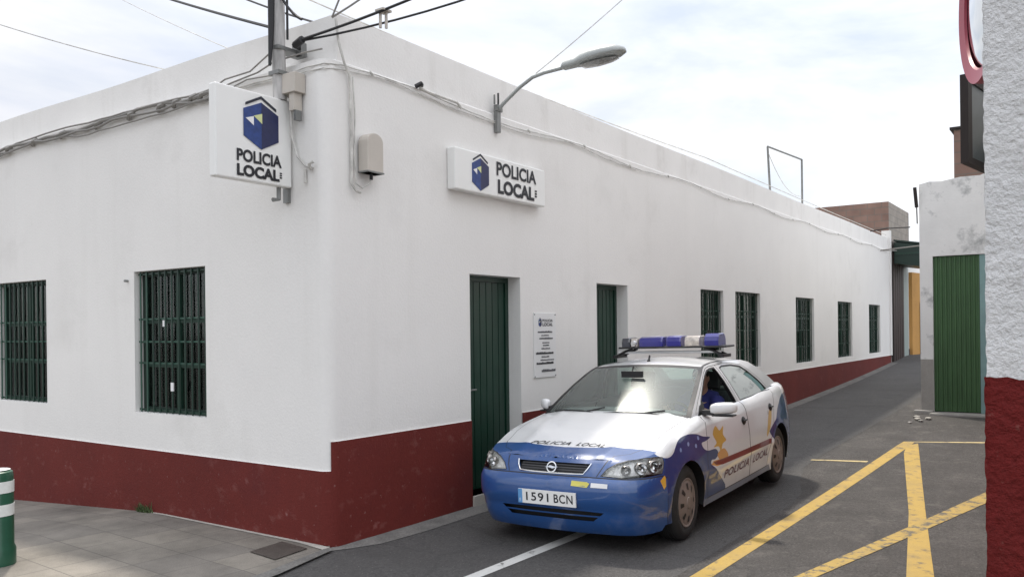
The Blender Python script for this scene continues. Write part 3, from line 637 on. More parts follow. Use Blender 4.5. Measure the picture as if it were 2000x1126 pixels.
# roof frame
fr=empty('roof_frame',(12.3,.3,4.2)); tag(fr,'thin metal clothes frame standing on the roof far along the street','frame')
b=MB(); b.tube([(11.55,.15,4.1),(11.40,.15,5.17)],.022,grey_m,6); b.tube([(13.67,.15,4.1),(13.67,.15,5.28)],.022,grey_m,6); b.tube([(11.40,.15,5.17),(13.67,.15,5.28)],.018,grey_m,6); pobj(b,'posts',fr)
b=MB(); b.tube(sag((11.42,.16,5.1),(13.67,.16,4.5),.25),.006,cable_w,5); pobj(b,'line',fr)

# ================================================================== BUILDINGS DOWN THE ALLEY
bb=empty('brick_building',(22.2,0,0)); tag(bb,'brown unrendered block building rising behind the far end of the white station','building')
b=MB(); b.box((22.13,.0,.3),(27.4,6,4.0),wall_m); pobj(b,'lower_wall',bb)
b=MB(); b.add([(22.0,0.01,4.0),(22.0,5.5,4.0),(22.0,5.5,5.36),(22.0,.01,5.36)],[(0,1,2,3)],brick_m)
b.add([(22.0,.01,4.0),(25.2,.01,4.0),(25.2,.01,5.36),(22.0,.01,5.36)],[(0,1,2,3)],brick_g)
b.add([(25.2,.01,4.0),(25.2,5.5,4.0),(25.2,5.5,5.36),(25.2,.01,5.36)],[(0,1,2,3)],brick_m); b.add([(22,.01,5.36),(25.2,.01,5.36),(25.2,5.5,5.36),(22,5.5,5.36)],[(0,1,2,3)],conc)
pobj(b,'upper_wall',bb,recalc=False)
b=MB(); b.box((22.2,-.04,.55),(23.9,.0-.002,3.95),brown_m)
for i in range(5): b.box((22.25+i*.33,-.055,.6),(22.53+i*.33,-.041,3.85),mat('door_planks_brown',(.03,.016,.013),.6,var=.3,vscale=3))
pobj(b,'door',bb)
b=MB(); b.box((23.95,-.03,.6),(24.75,-.001,3.9),pale_in); pobj(b,'pale_pilaster',bb)
b=MB(); b.box((22.13,-.015,.0),(27.4,-.0015,.95),mat('base_band_brown',(.07,.045,.04),.9)); pobj(b,'base_band',bb)
aw=empty('awning',(22.5,-.4,4)); tag(aw,'dark green sheet awning jutting into the alley past the end of the station','awning')
b=MB(); Ma=[(22.3,-.06,4.26),(24.6,-.06,4.26),(24.6,-.86,4.12),(22.3,-.86,4.12)]
b.add(Ma+[(x,y,z-.05) for x,y,z in Ma],[(0,1,2,3),(7,6,5,4),(0,4,5,1),(1,5,6,2),(2,6,7,3),(3,7,4,0)],green_d)
pobj(b,'canopy',aw)
b=MB(); b.add([(22.31,-.07,3.55),(22.31,-.86,3.42),(22.31,-.86,4.05),(22.31,-.07,4.18)]+[(24.6,-.07,3.55),(24.6,-.86,3.42),(24.6,-.86,4.05),(24.6,-.07,4.18)],[(0,1,2,3),(7,6,5,4),(0,4,5,1),(1,5,6,2),(3,7,4,0)],green_d); b.box((22.29,-.84,3.80),(22.305,-.1,3.86),green_m); pobj(b,'valance',aw)
yb_=empty('ochre_house',(27.5,-.5,0)); tag(yb_,'ochre yellow house at the end of the alley with a dark door','house')
b=MB(); b.add([(25.0,-.1,0),(30.5,-1.6,0),(30.5,-1.6,3.3),(25.0,-.1,3.42)],[(0,1,2,3)],yellow_w); b.add([(25,-.1,3.42),(30.5,-1.6,3.3),(31,2,3.3),(25,2,3.42)],[(0,1,2,3)],conc); b.add([(25,-.1,0),(25,-.1,3.42),(25,2,3.42),(25,2,0)],[(0,1,2,3)],yellow_w); pobj(b,'wall',yb_,recalc=False)
b=MB(); Mf=frame((25.5,-.1-.5*1.5/5.5-.012,0),(5.5,-1.5,0),(0,0,1)); b.prism([(0,.7),(.8,.7),(.8,2.45),(0,2.45)],Mf,.01,brown_m); b.prism([(2.3,.7),(3.2,.7),(3.2,2.3),(2.3,2.3)],Mf,.01,brown_m); pobj(b,'door',yb_)
ew=empty('end_house',(31,-3,0)); tag(ew,'pale house closing the far end of the alley','house')
b=MB(); b.box((31.2,-8,0),(36,4,2.9),old_m); pobj(b,'wall',ew); b=MB(); b.box((31.18,-8,0),(31.199,4,1.5),brown_m); pobj(b,'base_band',ew)
# gate building on right
gb=empty('gate_building',(11.6,-3,0)); tag(gb,'shabby grey white rendered building with a green ribbed metal gate','building')
X=11.57
def xwall(mb,x,y0,y1,z0,z1,m): mb.add([(x,y0,z0),(x,y0,z1),(x,y1,z1),(x,y1,z0)],[(0,1,2,3)],m)
b=MB(); n=20
xwall(b,X,-2.455,-2.66,0,2.91,old_m); xwall(b,X,-3.50,-9,0,2.91,old_m)
ys=[-2.455,-2.62,-2.8,-3.1,-3.4,-3.5,-5,-9]; zt2=[4.18,4.215,4.20,4.245,4.24,4.28,4.30,4.32]
for i in range(7): b.add([(X,ys[i],2.91),(X,ys[i],zt2[i]),(X,ys[i+1],zt2[i+1]),(X,ys[i+1],2.91)],[(0,1,2,3)],old_m); b.add([(X,ys[i],zt2[i]),(X,ys[i+1],zt2[i+1]),(X+.25,ys[i+1],zt2[i+1]),(X+.25,ys[i],zt2[i])],[(0,1,2,3)],conc)
b.add([(X,-2.455,0),(X,-2.455,4.18),(19,-2.455,4.25),(19,-2.455,0)],[(0,1,2,3)],old_m)
b.add([(X,-2.66,0),(X+.1,-2.66,0),(X+.1,-2.66,2.91),(X,-2.66,2.91)],[(0,1,2,3)],old_m); b.add([(X,-2.66,2.91),(X+.1,-2.66,2.91),(X+.1,-3.5,2.91),(X,-3.5,2.91)],[(0,1,2,3)],old_m)
b.add([(X+.25,-2.455,4.15),(19,-2.455,4.15),(19,-9,4.15),(X+.25,-9,4.15)],[(0,1,2,3)],conc)
pobj(b,'wall',gb,recalc=False)
b=MB(); vs=[];yy=-2.66;k=0;prof=[]
while yy>-3.375:
    prof+= [(yy,0),(yy-.028,0),(yy-.038,.022),(yy-.062,.022)]; yy-=.072
for (y,d) in prof: vs+=[(X+.055-d,y,.22),(X+.055-d,y,2.90)]
b.add(vs,[(2*i,2*i+2,2*i+3,2*i+1) for i in range(len(prof)-1)],gate_m); gt=pobj(b,'gate',gb,recalc=False)
b=MB(); b.box((X+.09,-3.6,.1),(X+.13,-2.6,2.95),black_m); pobj(b,'gate_back',gb); b=MB(); b.box((X+.02,-3.50,.2),(X+.06,-3.376,2.90),pale_blue); pobj(b,'pale_gate_panel',gb)
b=MB(); b.box((X-.012,-2.655,.0),(X-.001,-2.457,1.12),conc); pobj(b,'base_band',gb)
b=MB(); b.box((X-.25,-3.9,-.05),(X+.3,-2.62,.205),conc); b.box((X-.12,-2.66,-.0),(X-.0,-2.35,.235),conc); pobj(b,'gate_step',gb,bevel=.02)
b=MB(); b.tube([(11.55,-2.42,3.78),(11.5,-2.40,4.13)],.03,brown_m,8); b.tube([(11.6,-2.42,3.5),(11.55,-2.42,3.78)],.012,grey_m); pobj(b,'drain_pipe',gb)
b=MB(); b.tube([(11.6,-2.3,3.45),(11.8,-1.9,3.48),(11.8,-1.6,3.45)],.012,cable_k,6); b.tube([(12,-2.45,3.15),(12.2,-1.7,3.12),(22,-.2,3.9)],.012,cable_m,6); pobj(b,'wall_cable',gb)
# upper block behind it
ub=empty('brick_chimney_block',(13,-3.3,4.2)); tag(ub,'reddish block pillar with a dark cap above the shabby gate building','chimney')
b=MB(); b.box((12.3,-6,4.15),(13.6,-2.92,5.21),brick_m); pobj(b,'block',ub)
b=MB(); b.box((12.25,-3.2,5.212),(13.65,-2.86,5.255),brown_m); pobj(b,'cap',ub)
# rubble at the gate
for i,(x,y,s) in enumerate(((10.6,-2.55,.055),(10.45,-2.62,.04),(10.75,-2.70,.05),(10.2,-2.50,.03),(10.9,-2.48,.05))):
    b=MB(); c=Vector((x,y,GZ(x,y)+s*.4)); bm_=bmesh.new(); bmesh.ops.create_icosphere(bm_,subdivisions=1,radius=s)
    for v in bm_.verts: v.co=Vector((v.co.x*1.5,v.co.y*1.2,v.co.z*.5))*random.uniform(.75,1.2)
    me=bpy.data.meshes.new('rubble_stone'); bm_.to_mesh(me); bm_.free(); me.materials.append(conc_l if i%2==0 else conc); o=link('rubble_stone',me,loc=tuple(c)); tag(o,'%s of the broken concrete lumps lying before the green gate'%('largest','fourth from the street','nearest the gate middle','smallest and nearest the street','closest to the gate corner')[i].replace('largest','biggest').replace('fourth from the street','flat one'),'stone','rubble before the gate')
# near building on the right
nb=empty('roughcast_building',(.17,-4.6,0)); tag(nb,'near building corner of coarse white roughcast over a bright dark red plinth','building')
cx_,cy_=.17,-4.557
def rough_wall(mb,z0,z1,off,m):
    vs=[];nz=max(2,int((z1-z0)/.03));rr=random.Random(3)
    ysq=[0,.004,.02]+[.05*i for i in range(1,26)]+[2,4,8]
    grid=[]
    for i in range(nz+1):
        z=z0+(z1-z0)*i/nz; row=[]
        for y in ysq:
            a=.006 if y<1.3 else 0
            zj=.007*math.sin(y*23)+.005*math.sin(y*61+1)-.004 if i==nz and m is rough_r else 0
            row.append((cx_-off+rr.uniform(-a,a),cy_-y+off+(rr.uniform(-a,a)*.7 if y<.1 else 0),z+zj))
        grid.append(row)
    n=len(ysq); mb.add([p for r_ in grid for p in r_],[(i*n+j,(i+1)*n+j,(i+1)*n+j+1,i*n+j+1) for i in range(nz) for j in range(n-1)],m)
    g2=[]
    for i in range(nz+1): g2+= [grid[i][0],(11.56,cy_+off,grid[i][0][2])]
    mb.add(g2,[(2*i,2*i+1,2*i+3,2*i+2) for i in range(nz)],m)
b=MB(); rough_wall(b,1.425,7.0,0,rough_m); pobj(b,'wall',nb,recalc=False,smooth=True,ang=60)
b=MB(); rough_wall(b,-.2,1.455,.008,rough_r); pobj(b,'plinth',nb,recalc=False,smooth=True,ang=60)
b=MB(); b.add([(cx_,cy_,7),(11.5,cy_,7),(11.5,-12,7),(cx_,-12,7)],[(0,1,2,3)],conc); pobj(b,'roof',nb)
# traffic mirror
mc=Vector((1.02,-4.51,3.66)); tm=empty('traffic_mirror',mc); tag(tm,'round traffic mirror with a dark red rim at the roughcast building corner','mirror')
ang=R(18); dx=Vector((math.cos(ang),math.sin(ang),0)); Mt=frame(mc,dx,(0,0,1)) ; 
if Mt.col[2].to_3d().y<0: pass
b=MB(); rad=.45; b.lathe([(rad,-.03),(rad+.06,-.05),(rad+.065,.0),(rad+.06,.06),(rad-.02,.045),(rad-.03,.03)],Mt@Matrix.Rotation(PI,4,'X'),red_rim,48); pobj(b,'rim',tm,smooth=True)
b=MB(); b.lathe([(0.001,.07),(.2,.062),(.35,.04),(rad-.02,.01)],Mt@Matrix.Rotation(PI,4,'X'),mat('mirror_face',(.6,.62,.62),.05,metal=1),40); b.lathe([(.001,-.035),(rad,-.03)],Mt@Matrix.Rotation(PI,4,'X'),mat('mirror_back',(.42,.43,.42),.6,var=.15,vscale=6),40); pobj(b,'mirror_face',tm,smooth=True)
for z in (-.2,.2):
    b=MB(); b.tube([mc+Vector((-.05,-.02,z)),mc+Vector((-.05,-.13,z))],.02,grey_m,8); pobj(b,'bracket',tm)
# dark framed panel
dp=empty('framed_panel',(2.9,-4.2,3.2)); tag(dp,'dark brown framed grey panel hung out from the roughcast wall below the mirror','panel')
o3=Vector((2.87,-4.135,2.995)); Mp=frame(o3,(math.cos(R(-9)),math.sin(R(-9)),0),(0,0,1))
b=MB(); b.box((0,0,0),(.10,.70,.06),brown_m,Mp); b.box((.10,0,0),(2.6,.05,.06),brown_m,Mp); b.box((.10,.65,0),(2.6,.70,.06),brown_m,Mp); b.box((2.5,.05,0),(2.6,.65,.06),brown_m,Mp); pobj(b,'frame',dp)
b=MB(); b.box((.10,.05,.02),(2.5,.65,.045),mat('panel_grey',(.07,.085,.09),.4,var=.2,vscale=3),Mp); pobj(b,'panel',dp)
for z in (.1,.6):
    b=MB(); b.tube([Mp@Vector((1.2,z,.03)),Mp@Vector((1.2,z,.03))+Vector((0,-.25,0))],.015,grey_m); pobj(b,'bracket',dp)
# bollard
bo=empty('bollard',(-1.70,1.745,0)); tag(bo,'dark green bollard with two white bands on the pavement by the left edge','bollard')
b=MB(); Mb=Matrix.Translation((-1.70,1.745,.01)); r_=.115
b.lathe([(.001,0),(r_+.012,0),(r_+.012,.12),(r_,.15),(r_,.66),(r_-.005,.69),(r_-.02,.70),(.001,.705)],Mb,mat('bollard_green',(.008,.075,.04),.4,coat=.3,var=.2,vscale=8),28); pobj(b,'post',bo,smooth=True)
for z in (.38,.55):
    b=MB(); b.lathe([(r_,0),(r_+.003,0),(r_+.003,.085),(r_,.085)],Matrix.Translation((-1.70,1.745,z)),mat('band_white',(.7,.72,.70),.4,var=.1,vscale=20),28); pobj(b,'band',bo,smooth=True)
b=MB(); b.lathe([(.001,.0),(r_-.02,.0)],Matrix.Translation((-1.70,1.745,.717)),emb_w,20); pobj(b,'cap',bo)
# manhole cover
mh=MB(); mh.add([(x,y,GZ(x,y)+.020) for x,y in ((-.455,.41),(-.11,.445),(-.145,.10),(-.50,.055))],[(0,1,2,3)],metal_dark)
o=mh.obj('drain_cover'); tag(o,'dark rectangular iron drain cover in the pavement at the foot of the station corner','drain cover')
# weed at wall foot
wd=MB()
for i in range(46):
    a=random.uniform(0,2*PI); l=random.uniform(.04,.12); c=Vector((-.03+random.uniform(-.03,.01),2.5+random.uniform(-.13,.13),GZ(-.05,2.5)+.01)); d=Vector((math.cos(a)*.4-.25,math.sin(a)*.6,1)).normalized(); s_=d.cross(Vector((random.random(),random.random(),.3))).normalized()*.009
    wd.add([c-s_,c+s_,c+d*l],[(0,1,2)],mat('weed_green',(.06,.09,.03),.8))
o=wd.obj('weed',recalc=False); tag(o,'small dusty weed growing at the foot of the left wall','plant')
#@@CAR@@
# ================================================================== POLICE CAR (x forward, y left, z up, origin between front wheels on the ground)
CAR=empty('police_car',(1.748,-1.456,GZ(1.7,-1.4)+.002),(R(1.0),R(1.15),R(181.7)))
tag(CAR,'white and blue police car with blue roof beacons, standing beside the station door','car')
BASE=[(.84,0),(.837,.22),(.82,.42),(.785,.615),(.69,.738),(.49,.803),(.15,.833),(-.3,.845),(-1.0,.855),(-1.7,.855),(-2.3,.85),(-2.75,.842),(-3.1,.815),(-3.32,.745),(-3.43,.56),(-3.46,.28),(-3.465,0)]
def catmull(P,n=24):
    P=[np.array(p,float) for p in P]; P=[P[0]*1]+P+[P[-1]]; out=[]
    P[0]=np.array([P[2][0],-P[2][1]]); P[-1]=np.array([P[-3][0],-P[-3][1]])
    for i in range(1,len(P)-2):
        for k in range(n):
            t=k/n; a,b,c,d=P[i-1],P[i],P[i+1],P[i+2]
            out.append(.5*((2*b)+(-a+c)*t+(2*a-5*b+4*c-d)*t*t+(-a+3*b-3*c+d)*t**3))
    out.append(P[-2]); return np.array(out)
BC=catmull(BASE); seg=np.hypot(*np.diff(BC,axis=0).T); BL=np.concatenate([[0],np.cumsum(seg)]); LMAX=BL[-1]
TX=np.gradient(BC[:,0],BL); TY=np.gradient(BC[:,1],BL); tn=np.hypot(TX,TY); NX=TY/tn; NY=-TX/tn   # outward normal
iv=lambda x,xs,ys: float(np.interp(x,xs,ys))
xs_side=BC[:,0]
def L_of_x(x): return float(np.interp(-x,-xs_side,BL))
ZBX=[-3.5,-3.41,-3.2,-3.0,-2.6,-2.0,-1.0,-.45,-.15,.1,.3,.5,.65,.75,.86]
ZBZ=[1.0,1.01,1.03,1.03,1.01,.978,.958,.945,.905,.870,.835,.785,.752,.735,.722]
def ZB(bx): return iv(bx,ZBX,ZBZ)
FZ=[.15,.20,.26,.385,.410,.50,.565,.585,.60,.64,.70,.74,.80,.95]; FP=[.115,.075,.045,.028,.0,.002,.010,.03,.055,.075,.115,.150,.20,.34]
RZ=[.2,.3,.45,.58,.62,.8,1.0]; RP=[.06,.01,0,.01,.03,.035,.05]
WZ=[.15,.24,.34,.45,.55,.66,.78,.88,.95,1.0]; WW=[.962,.972,.986,1.0,1.0,.997,.980,.958,.935,.92]
def P(L,z,off=0):
    s=1 if L>=0 else -1; l=min(abs(L),LMAX)
    bx=iv(l,BL,BC[:,0]);by=iv(l,BL,BC[:,1]);nx=iv(l,BL,NX);ny=iv(l,BL,NY)
    wf=max(0,min(1,(bx-.0)/.72)); wf=wf*wf*(3-2*wf); wr=max(0,min(1,(-bx-2.6)/.75))
    x=bx-iv(z,FZ,FP)*wf+iv(z,RZ,RP)*wr; y=by*iv(z,WZ,WW)
    d=ZB(bx)-z
    if d<.06: c=.045*(1-max(d,0)/.06)**2*(1-.55*wf); x-=nx*c; y-=ny*c
    # flared arches
    for ax in (0,-2.606):
        r=math.hypot(bx-ax,z-.30)
        if abs(bx-ax)<.5 and r>.33: y+=.012*math.exp(-((r-.36)/.05)**2)
    # rubbing crease along doors
    if -2.35<bx<-.35 and .44<z<.52: x+=0; y+=.008*math.sin((z-.44)/.08*PI)
    return Vector((x+nx*off,s*(y+ny*off),z))
def poly_area_pt(poly,p): return inside(p,poly)
def cdt_regions(outer,regions,gs,mapf,grid_pts=None):
    """outer polygon; regions [(poly,tag)] later wins; returns {tag:(verts,faces)}"""
    pts=[];edges=[]
    def addpoly(po,den=gs):
        k=len(pts);q=[]
        for i in range(len(po)):
            a=po[i];b=po[(i+1)%len(po)];n=max(1,int(math.hypot(b[0]-a[0],b[1]-a[1])/den))
            for j in range(n): q.append((a[0]+(b[0]-a[0])*j/n,a[1]+(b[1]-a[1])*j/n))
        pts.extend(Vector(p) for p in q); n=len(q); edges.extend((k+i,k+(i+1)%n) for i in range(n))
    addpoly(outer)
    for r in regions: addpoly(r[0])
    xs=[p[0] for p in outer];ys=[p[1] for p in outer]
    for x in np.arange(min(xs)+gs/2,max(xs),gs):
        for y in np.arange(min(ys)+gs/2,max(ys),gs):
            if inside((x,y),outer): pts.append(Vector((x,y)))
    vs,e,fs,*_=delaunay_2d_cdt(pts,edges,[],0,1e-5)
    out={};V3=[mapf(v.x,v.y) for v in vs]
    for f in fs:
        cx=sum(vs[i].x for i in f)/3;cy=sum(vs[i].y for i in f)/3
        if not inside((cx,cy),outer): continue
        t=regions[0][1] if False else 'base'
        for po,tg in regions:
            if inside((cx,cy),po): t=tg if not callable(tg) else tg(t)
        if t is None: continue
        d=out.setdefault(t,({},[],[]))
        ff=[]
        for i in f:
            if i not in d[0]: d[0][i]=len(d[1]); d[1].append(V3[i])
            ff.append(d[0][i])
        d[2].append(tuple(ff))
    return {k:(v[1],v[2]) for k,v in out.items()}
def circ(cx,cy,r,n=40,a0=0,a1=2*PI): return [(cx+r*math.cos(a0+(a1-a0)*i/n),cy+r*math.sin(a0+(a1-a0)*i/n)) for i in range(n+(0 if abs(a1-a0-2*PI)<1e-6 else 1))]
def grow(po,d):
    n=len(po); a=sum(po[i][0]*po[(i+1)%n][1]-po[(i+1)%n][0]*po[i][1] for i in range(n)); s=1 if a>0 else -1; out=[]
    for i in range(n):
        p0=Vector(po[i-1]);p=Vector(po[i]);p1=Vector(po[(i+1)%n]); t0=(p-p0).normalized();t1=(p1-p).normalized()
        nn=Vector((t0.y+t1.y,-(t0.x+t1.x)))
        if nn.length<1e-6: out.append(tuple(p)); continue
        nn.normalize(); k=1/max(.4,nn.dot(Vector((t0.y,-t0.x)))); out.append(tuple(p+nn*d*s*k))
    return out
ACC={}   # (part)-> MB
def acc(part): return ACC.setdefault(part,MB())
def put(part,geo,m):
    acc(part).add(geo[0],geo[1],m)
# ---------- lower body shell
ZBOT=.19
outer=[]
NL=160
for i in range(NL+1):
    l=-LMAX+2*LMAX*i/NL; bx=iv(abs(l),BL,BC[:,0])
    zb=.165 if abs(l)<1.0 else (.20)
    outer.append((l,zb))
top=[]
for i in range(NL+1):
    l=LMAX-2*LMAX*i/NL; top.append((l,ZB(iv(abs(l),BL,BC[:,0]))))
outer=outer+top
def sidepoly(pp,s): return [(s*L_of_x(x),z) for x,z in pp]
regs=[]
def lv(mp):   # tag function for livery: only paint on plain panels of given part
    return mp
FD=[(-.43,.26),(-.43,.60),(-.47,.80),(-.53,.99),(-1.57,.99),(-1.555,.60),(-1.555,.26)]
RD=[(-1.57,.26),(-1.57,.60),(-1.585,.99),(-2.60,.995),(-2.47,.80),(-2.36,.62),(-2.24,.50),(-2.16,.36),(-2.14,.26)]
BLUE_F=[(1.5,.16),(1.5,.80),(.66,.80),(.58,.745),(.42,.715),(.30,.735),(.22,.79),(.10,.83),(-.08,.845),(-.25,.825),(-.38,.79),(-.53,.765),(-.42,.745),(-.33,.74),(-.36,.69),(-.45,.66),(-.62,.65),(-.68,.60),(-.60,.565),(-.52,.57),(-.50,.54),(-.60,.48),(-.72,.40),(-.86,.30),(-.92,.16)]
BLUE_R=[(-3.6,.16),(-3.6,.90),(-3.2,.93),(-2.95,.92),(-2.80,.88),(-2.62,.80),(-2.5,.70),(-2.36,.655),(-2.22,.60),(-2.25,.57),(-2.33,.5),(-2.30,.40),(-2.36,.16)]
STRIPE=[(-.60,.515),(-.75,.495),(-2.26,.475),(-2.30,.495),(-2.24,.525),(-1.3,.535),(-.55,.545)]
STR_O=[(-.50,.53),(-.62,.500),(-.95,.495),(-.95,.537),(-.56,.555)]
SUN=[(-.60,.78),(-.66,.70),(-.58,.67),(-.70,.66),(-.74,.60),(-.80,.67),(-.90,.69),(-.84,.75),(-.88,.82),(-.77,.79),(-.70,.84)]
SUN2=[(-.66,.60),(-.72,.54),(-.92,.54),(-.88,.60),(-.80,.63)]
SWOOSH=[(-2.12,.56),(-2.22,.60),(-2.34,.72),(-2.40,.84),(-2.28,.79),(-2.18,.68)]
def smoothp(po,n=4):
    out=[];m=len(po)
    for i in range(m):
        a,b,c,d=[np.array(po[(i+k)%m],float) for k in (-1,0,1,2)]
        for k in range(n):
            t=k/n; q=.5*((2*b)+(-a+c)*t+(2*a-5*b+4*c-d)*t*t+(-a+3*b-3*c+d)*t**3); out.append((float(q[0]),float(q[1])))
    return out
_q=smoothp(BLUE_F[1:]); BLUE_F=BLUE_F[:3]+_q[8:-16]+BLUE_F[-4:]; SUN=smoothp(SUN,3); SUN2=smoothp(SUN2,3); SWOOSH=smoothp(SWOOSH,3)
DOTS=[[(cx+.022*math.cos(a),cz+.018*math.sin(a)) for a in np.linspace(0,2*PI,9)[:-1]] for cx,cz in ((-.05,.77),(-.20,.735),(-.27,.79),(.12,.745))]
SILL=[(-.34,.155),(-.34,.262),(-2.20,.262),(-2.28,.155)]
for s in (1,-1):
    a=(L_of_x(.40) if 1 else 0)
# bumper fronts
Lb=L_of_x(.40)
BUMP=[(-Lb,.16),(-Lb-.0,.30),(-L_of_x(.385),.565),(-L_of_x(.50),.592),(-.3,.603),(.3,.603),(L_of_x(.50),.592),(L_of_x(.385),.565),(Lb,.30),(Lb,.16)]
Lr=L_of_x(-2.98)
def setp(name,mt):   # assign part/material pair keeping logic
    return (name,mt)
def blue(t):
    p,m_=t if isinstance(t,tuple) else ('body','w'); return (p,'n') if m_=='w' else t
def on(mt):
    def f(t):
        p,m_=t if isinstance(t,tuple) else ('body','w'); return (p,mt)
    return f
GAP=('body','k')
for s in (1,-1):
    sd_='l' if s>0 else 'r'
    regs.append((sidepoly(SILL,s),('sill_'+sd_,'s')))
    for po,nm in ((FD,'fdoor_'),(RD,'rdoor_')):
        regs.append((sidepoly(grow(po,.008),s),GAP)); regs.append((sidepoly(po,s),(nm+sd_,'w')))
regs.append(([(-Lb-.007,.16),(-Lb-.007,.575),(-L_of_x(.50),.600),(-.3,.611),(.3,.611),(L_of_x(.50),.600),(Lb+.007,.575),(Lb+.007,.16)],GAP))
regs.append((BUMP,('bumper','b')))
# rear bumper
for s in (1,-1): regs.append(([(s*Lr,.16),(s*Lr,.58),(s*LMAX,.60),(s*LMAX,.16)],('rear_bumper','n')))
for s in (1,-1):
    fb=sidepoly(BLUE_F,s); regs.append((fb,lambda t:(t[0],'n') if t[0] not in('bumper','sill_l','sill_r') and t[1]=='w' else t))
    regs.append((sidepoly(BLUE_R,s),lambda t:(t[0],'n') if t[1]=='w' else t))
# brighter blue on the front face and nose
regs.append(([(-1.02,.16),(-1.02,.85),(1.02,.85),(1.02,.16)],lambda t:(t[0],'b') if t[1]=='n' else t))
for s in (1,-1):
    for dd in DOTS: regs.append((sidepoly(dd,s),lambda t:(t[0],'c') if t[1]=='n' else t))
    for po,c in ((SUN,'y'),(SUN2,'o'),(SWOOSH,'y'),(STRIPE,'r'),(STR_O,'o')):
        regs.append((sidepoly(po,s),(lambda c:(lambda t:(t[0],c) if t[0][:5] in('fdoor','rdoor') and t[1] in 'wnyo' else t))(c)))
# headlights (L,z)
HL=[(.44,.622),(.475,.668),(.545,.705),(.64,.728),(.76,.735),(.88,.735),(.965,.725),(1.0,.69),(.995,.64),(.985,.615),(.60,.612)]
IND=[(.985,.575),(1.035,.605),(1.065,.585),(1.07,.52),(1.04,.50)]
for s in (1,-1):
    po=[(s*a,b) for a,b in HL]; regs.append((grow(po,.006),GAP)); regs.append((po,None))
    po=[(s*a,b-.012) for a,b in IND]; regs.append((po,('bumper','a')))
for s in (1,-1):
    regs.append(([(s*.395,.612),(s*.403,.612),(s*.478,.75),(s*.468,.75)],lambda t:(t[0],'k')))
GR=[(-.333,.699),(-.285,.628),(.285,.628),(.333,.699)]
regs.append((GR,None))
AIR=[(-.47,.345),(-.38,.275),(.38,.275),(.47,.345),(.3,.35),(-.3,.35)]
regs.append((AIR,None))
TL=[(L_of_x(-3.08),.66),(L_of_x(-3.05),.88),(L_of_x(-3.2)+.1,.90),(L_of_x(-3.2)+.16,.66)]
for s in (1,-1): regs.append(([(s*a,b) for a,b in TL],('tail_'+('l' if s>0 else 'r'),'T')))
# wheel arches
for s in (1,-1):
    for ax in (0,-2.606):
        c=L_of_x(ax); regs.append((circ(s*c,.305,.338,48),None)); regs.append(([(s*(c-.325),.1),(s*(c+.325),.1),(s*(c+.33),.27),(s*(c-.33),.27)],None))
# every tag: normalise base
geo=cdt_regions(outer,[(p,(lambda t,tg=tg: (tg if not callable(tg) else (tg(t if isinstance(t,tuple) else ('body','w')) if t is not None else None)) )) for p,tg in regs],.045,lambda a,b:P(a,b))
for _m in (pwhite,pblue,pnavy): overlay(_m,'noise',scale=5,lo=.55,hi=.8,b=.16,col=(.40,.37,.33)); overlay(_m,'noise',scale=70,lo=.62,hi=.72,b=.12,col=(.35,.32,.28))
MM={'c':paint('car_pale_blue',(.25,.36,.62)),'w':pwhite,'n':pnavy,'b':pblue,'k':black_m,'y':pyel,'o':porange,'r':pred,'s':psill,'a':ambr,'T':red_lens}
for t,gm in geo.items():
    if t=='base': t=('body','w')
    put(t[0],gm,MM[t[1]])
# ---------- arch liners and underside
for s in (1,-1):
    for ax in (0,-2.606):
        vs=[];n=24
        for k in range(n+1):
            a=-.25+(PI+.5)*k/n
            for d in (0,.30):
                q=P(s*L_of_x(ax+.338*math.cos(a)),max(.305+.338*math.sin(a),.2)); vs.append((ax+.338*math.cos(a),s*(abs(q.y)-d),.305+.338*math.sin(a)))
        acc('underbody').add(vs,[(2*k,2*k+1,2*k+3,2*k+2) for k in range(n)],black_m)
        vs=[(ax+.34*math.cos(2*PI*k/20),s*.52,.305+.34*math.sin(2*PI*k/20)) for k in range(20)]; acc('underbody').add(vs,[tuple(range(20))],black_m)
acc('underbody').box((-3.2,-.5,.20),(.60,.5,.24),black_m); acc('underbody').box((-2.2,-.76,.21),(-.4,.76,.25),black_m)
# ---------- hood and deck (height fields)
lp=[P(l,ZB(iv(l,BL,BC[:,0]))) for l in np.linspace(0,LMAX,300)]
lx=np.array([p.x for p in lp]);ly=np.array([p.y for p in lp]);lz=np.array([p.z for p in lp]); SRT=np.argsort(lx)
def YB(x): return iv(x,lx[SRT],ly[SRT])
def ZE(x): return iv(x,lx[SRT],lz[SRT])
ZCX=[-3.5,-3.3,-3.0,-2.8,-2.0,-.5,-.38,-.2,0,.2,.4,.55,.65,.72]; ZCZ=[1.02,1.04,1.065,1.075,1.07,1.01,1.0,.97,.93,.885,.83,.782,.748,.725]
def H(x,y,off=0):
    yb=max(YB(x),.02); u=min(1,abs(y)/yb); ze=ZE(x); return Vector((x,y,ze+max(iv(x,ZCX,ZCZ)-ze,0)*(1-u**2.4)+off+ .009*math.exp(-((abs(y)-(.52-.15*(x+.4)/1.1))/.045)**2)*min(1,max(0,(.75-x)/.1))))
lphalf=[(p.x,p.y) for p in lp]
front=[(x,y) for x,y in lphalf if x>-.50]
outer=front+[(-.50,YB(-.50))]+[(-.50,-YB(-.50))]+[(x,-y) for x,y in reversed(front)][:-1]
hx=[(x,.80*y if 0 else y) for x,y in front]
HOOD=[(.95,0),(.95,.25),(.95,.45),(.60,.47),(.53,.575),(.40,.645),(.2,.675),(-.1,.69),(-.44,.70)]
HOOD=HOOD+[(-.36,.40),(-.33,0),(-.36,-.40)]+[(x,-y) for x,y in reversed(HOOD)][:-1]
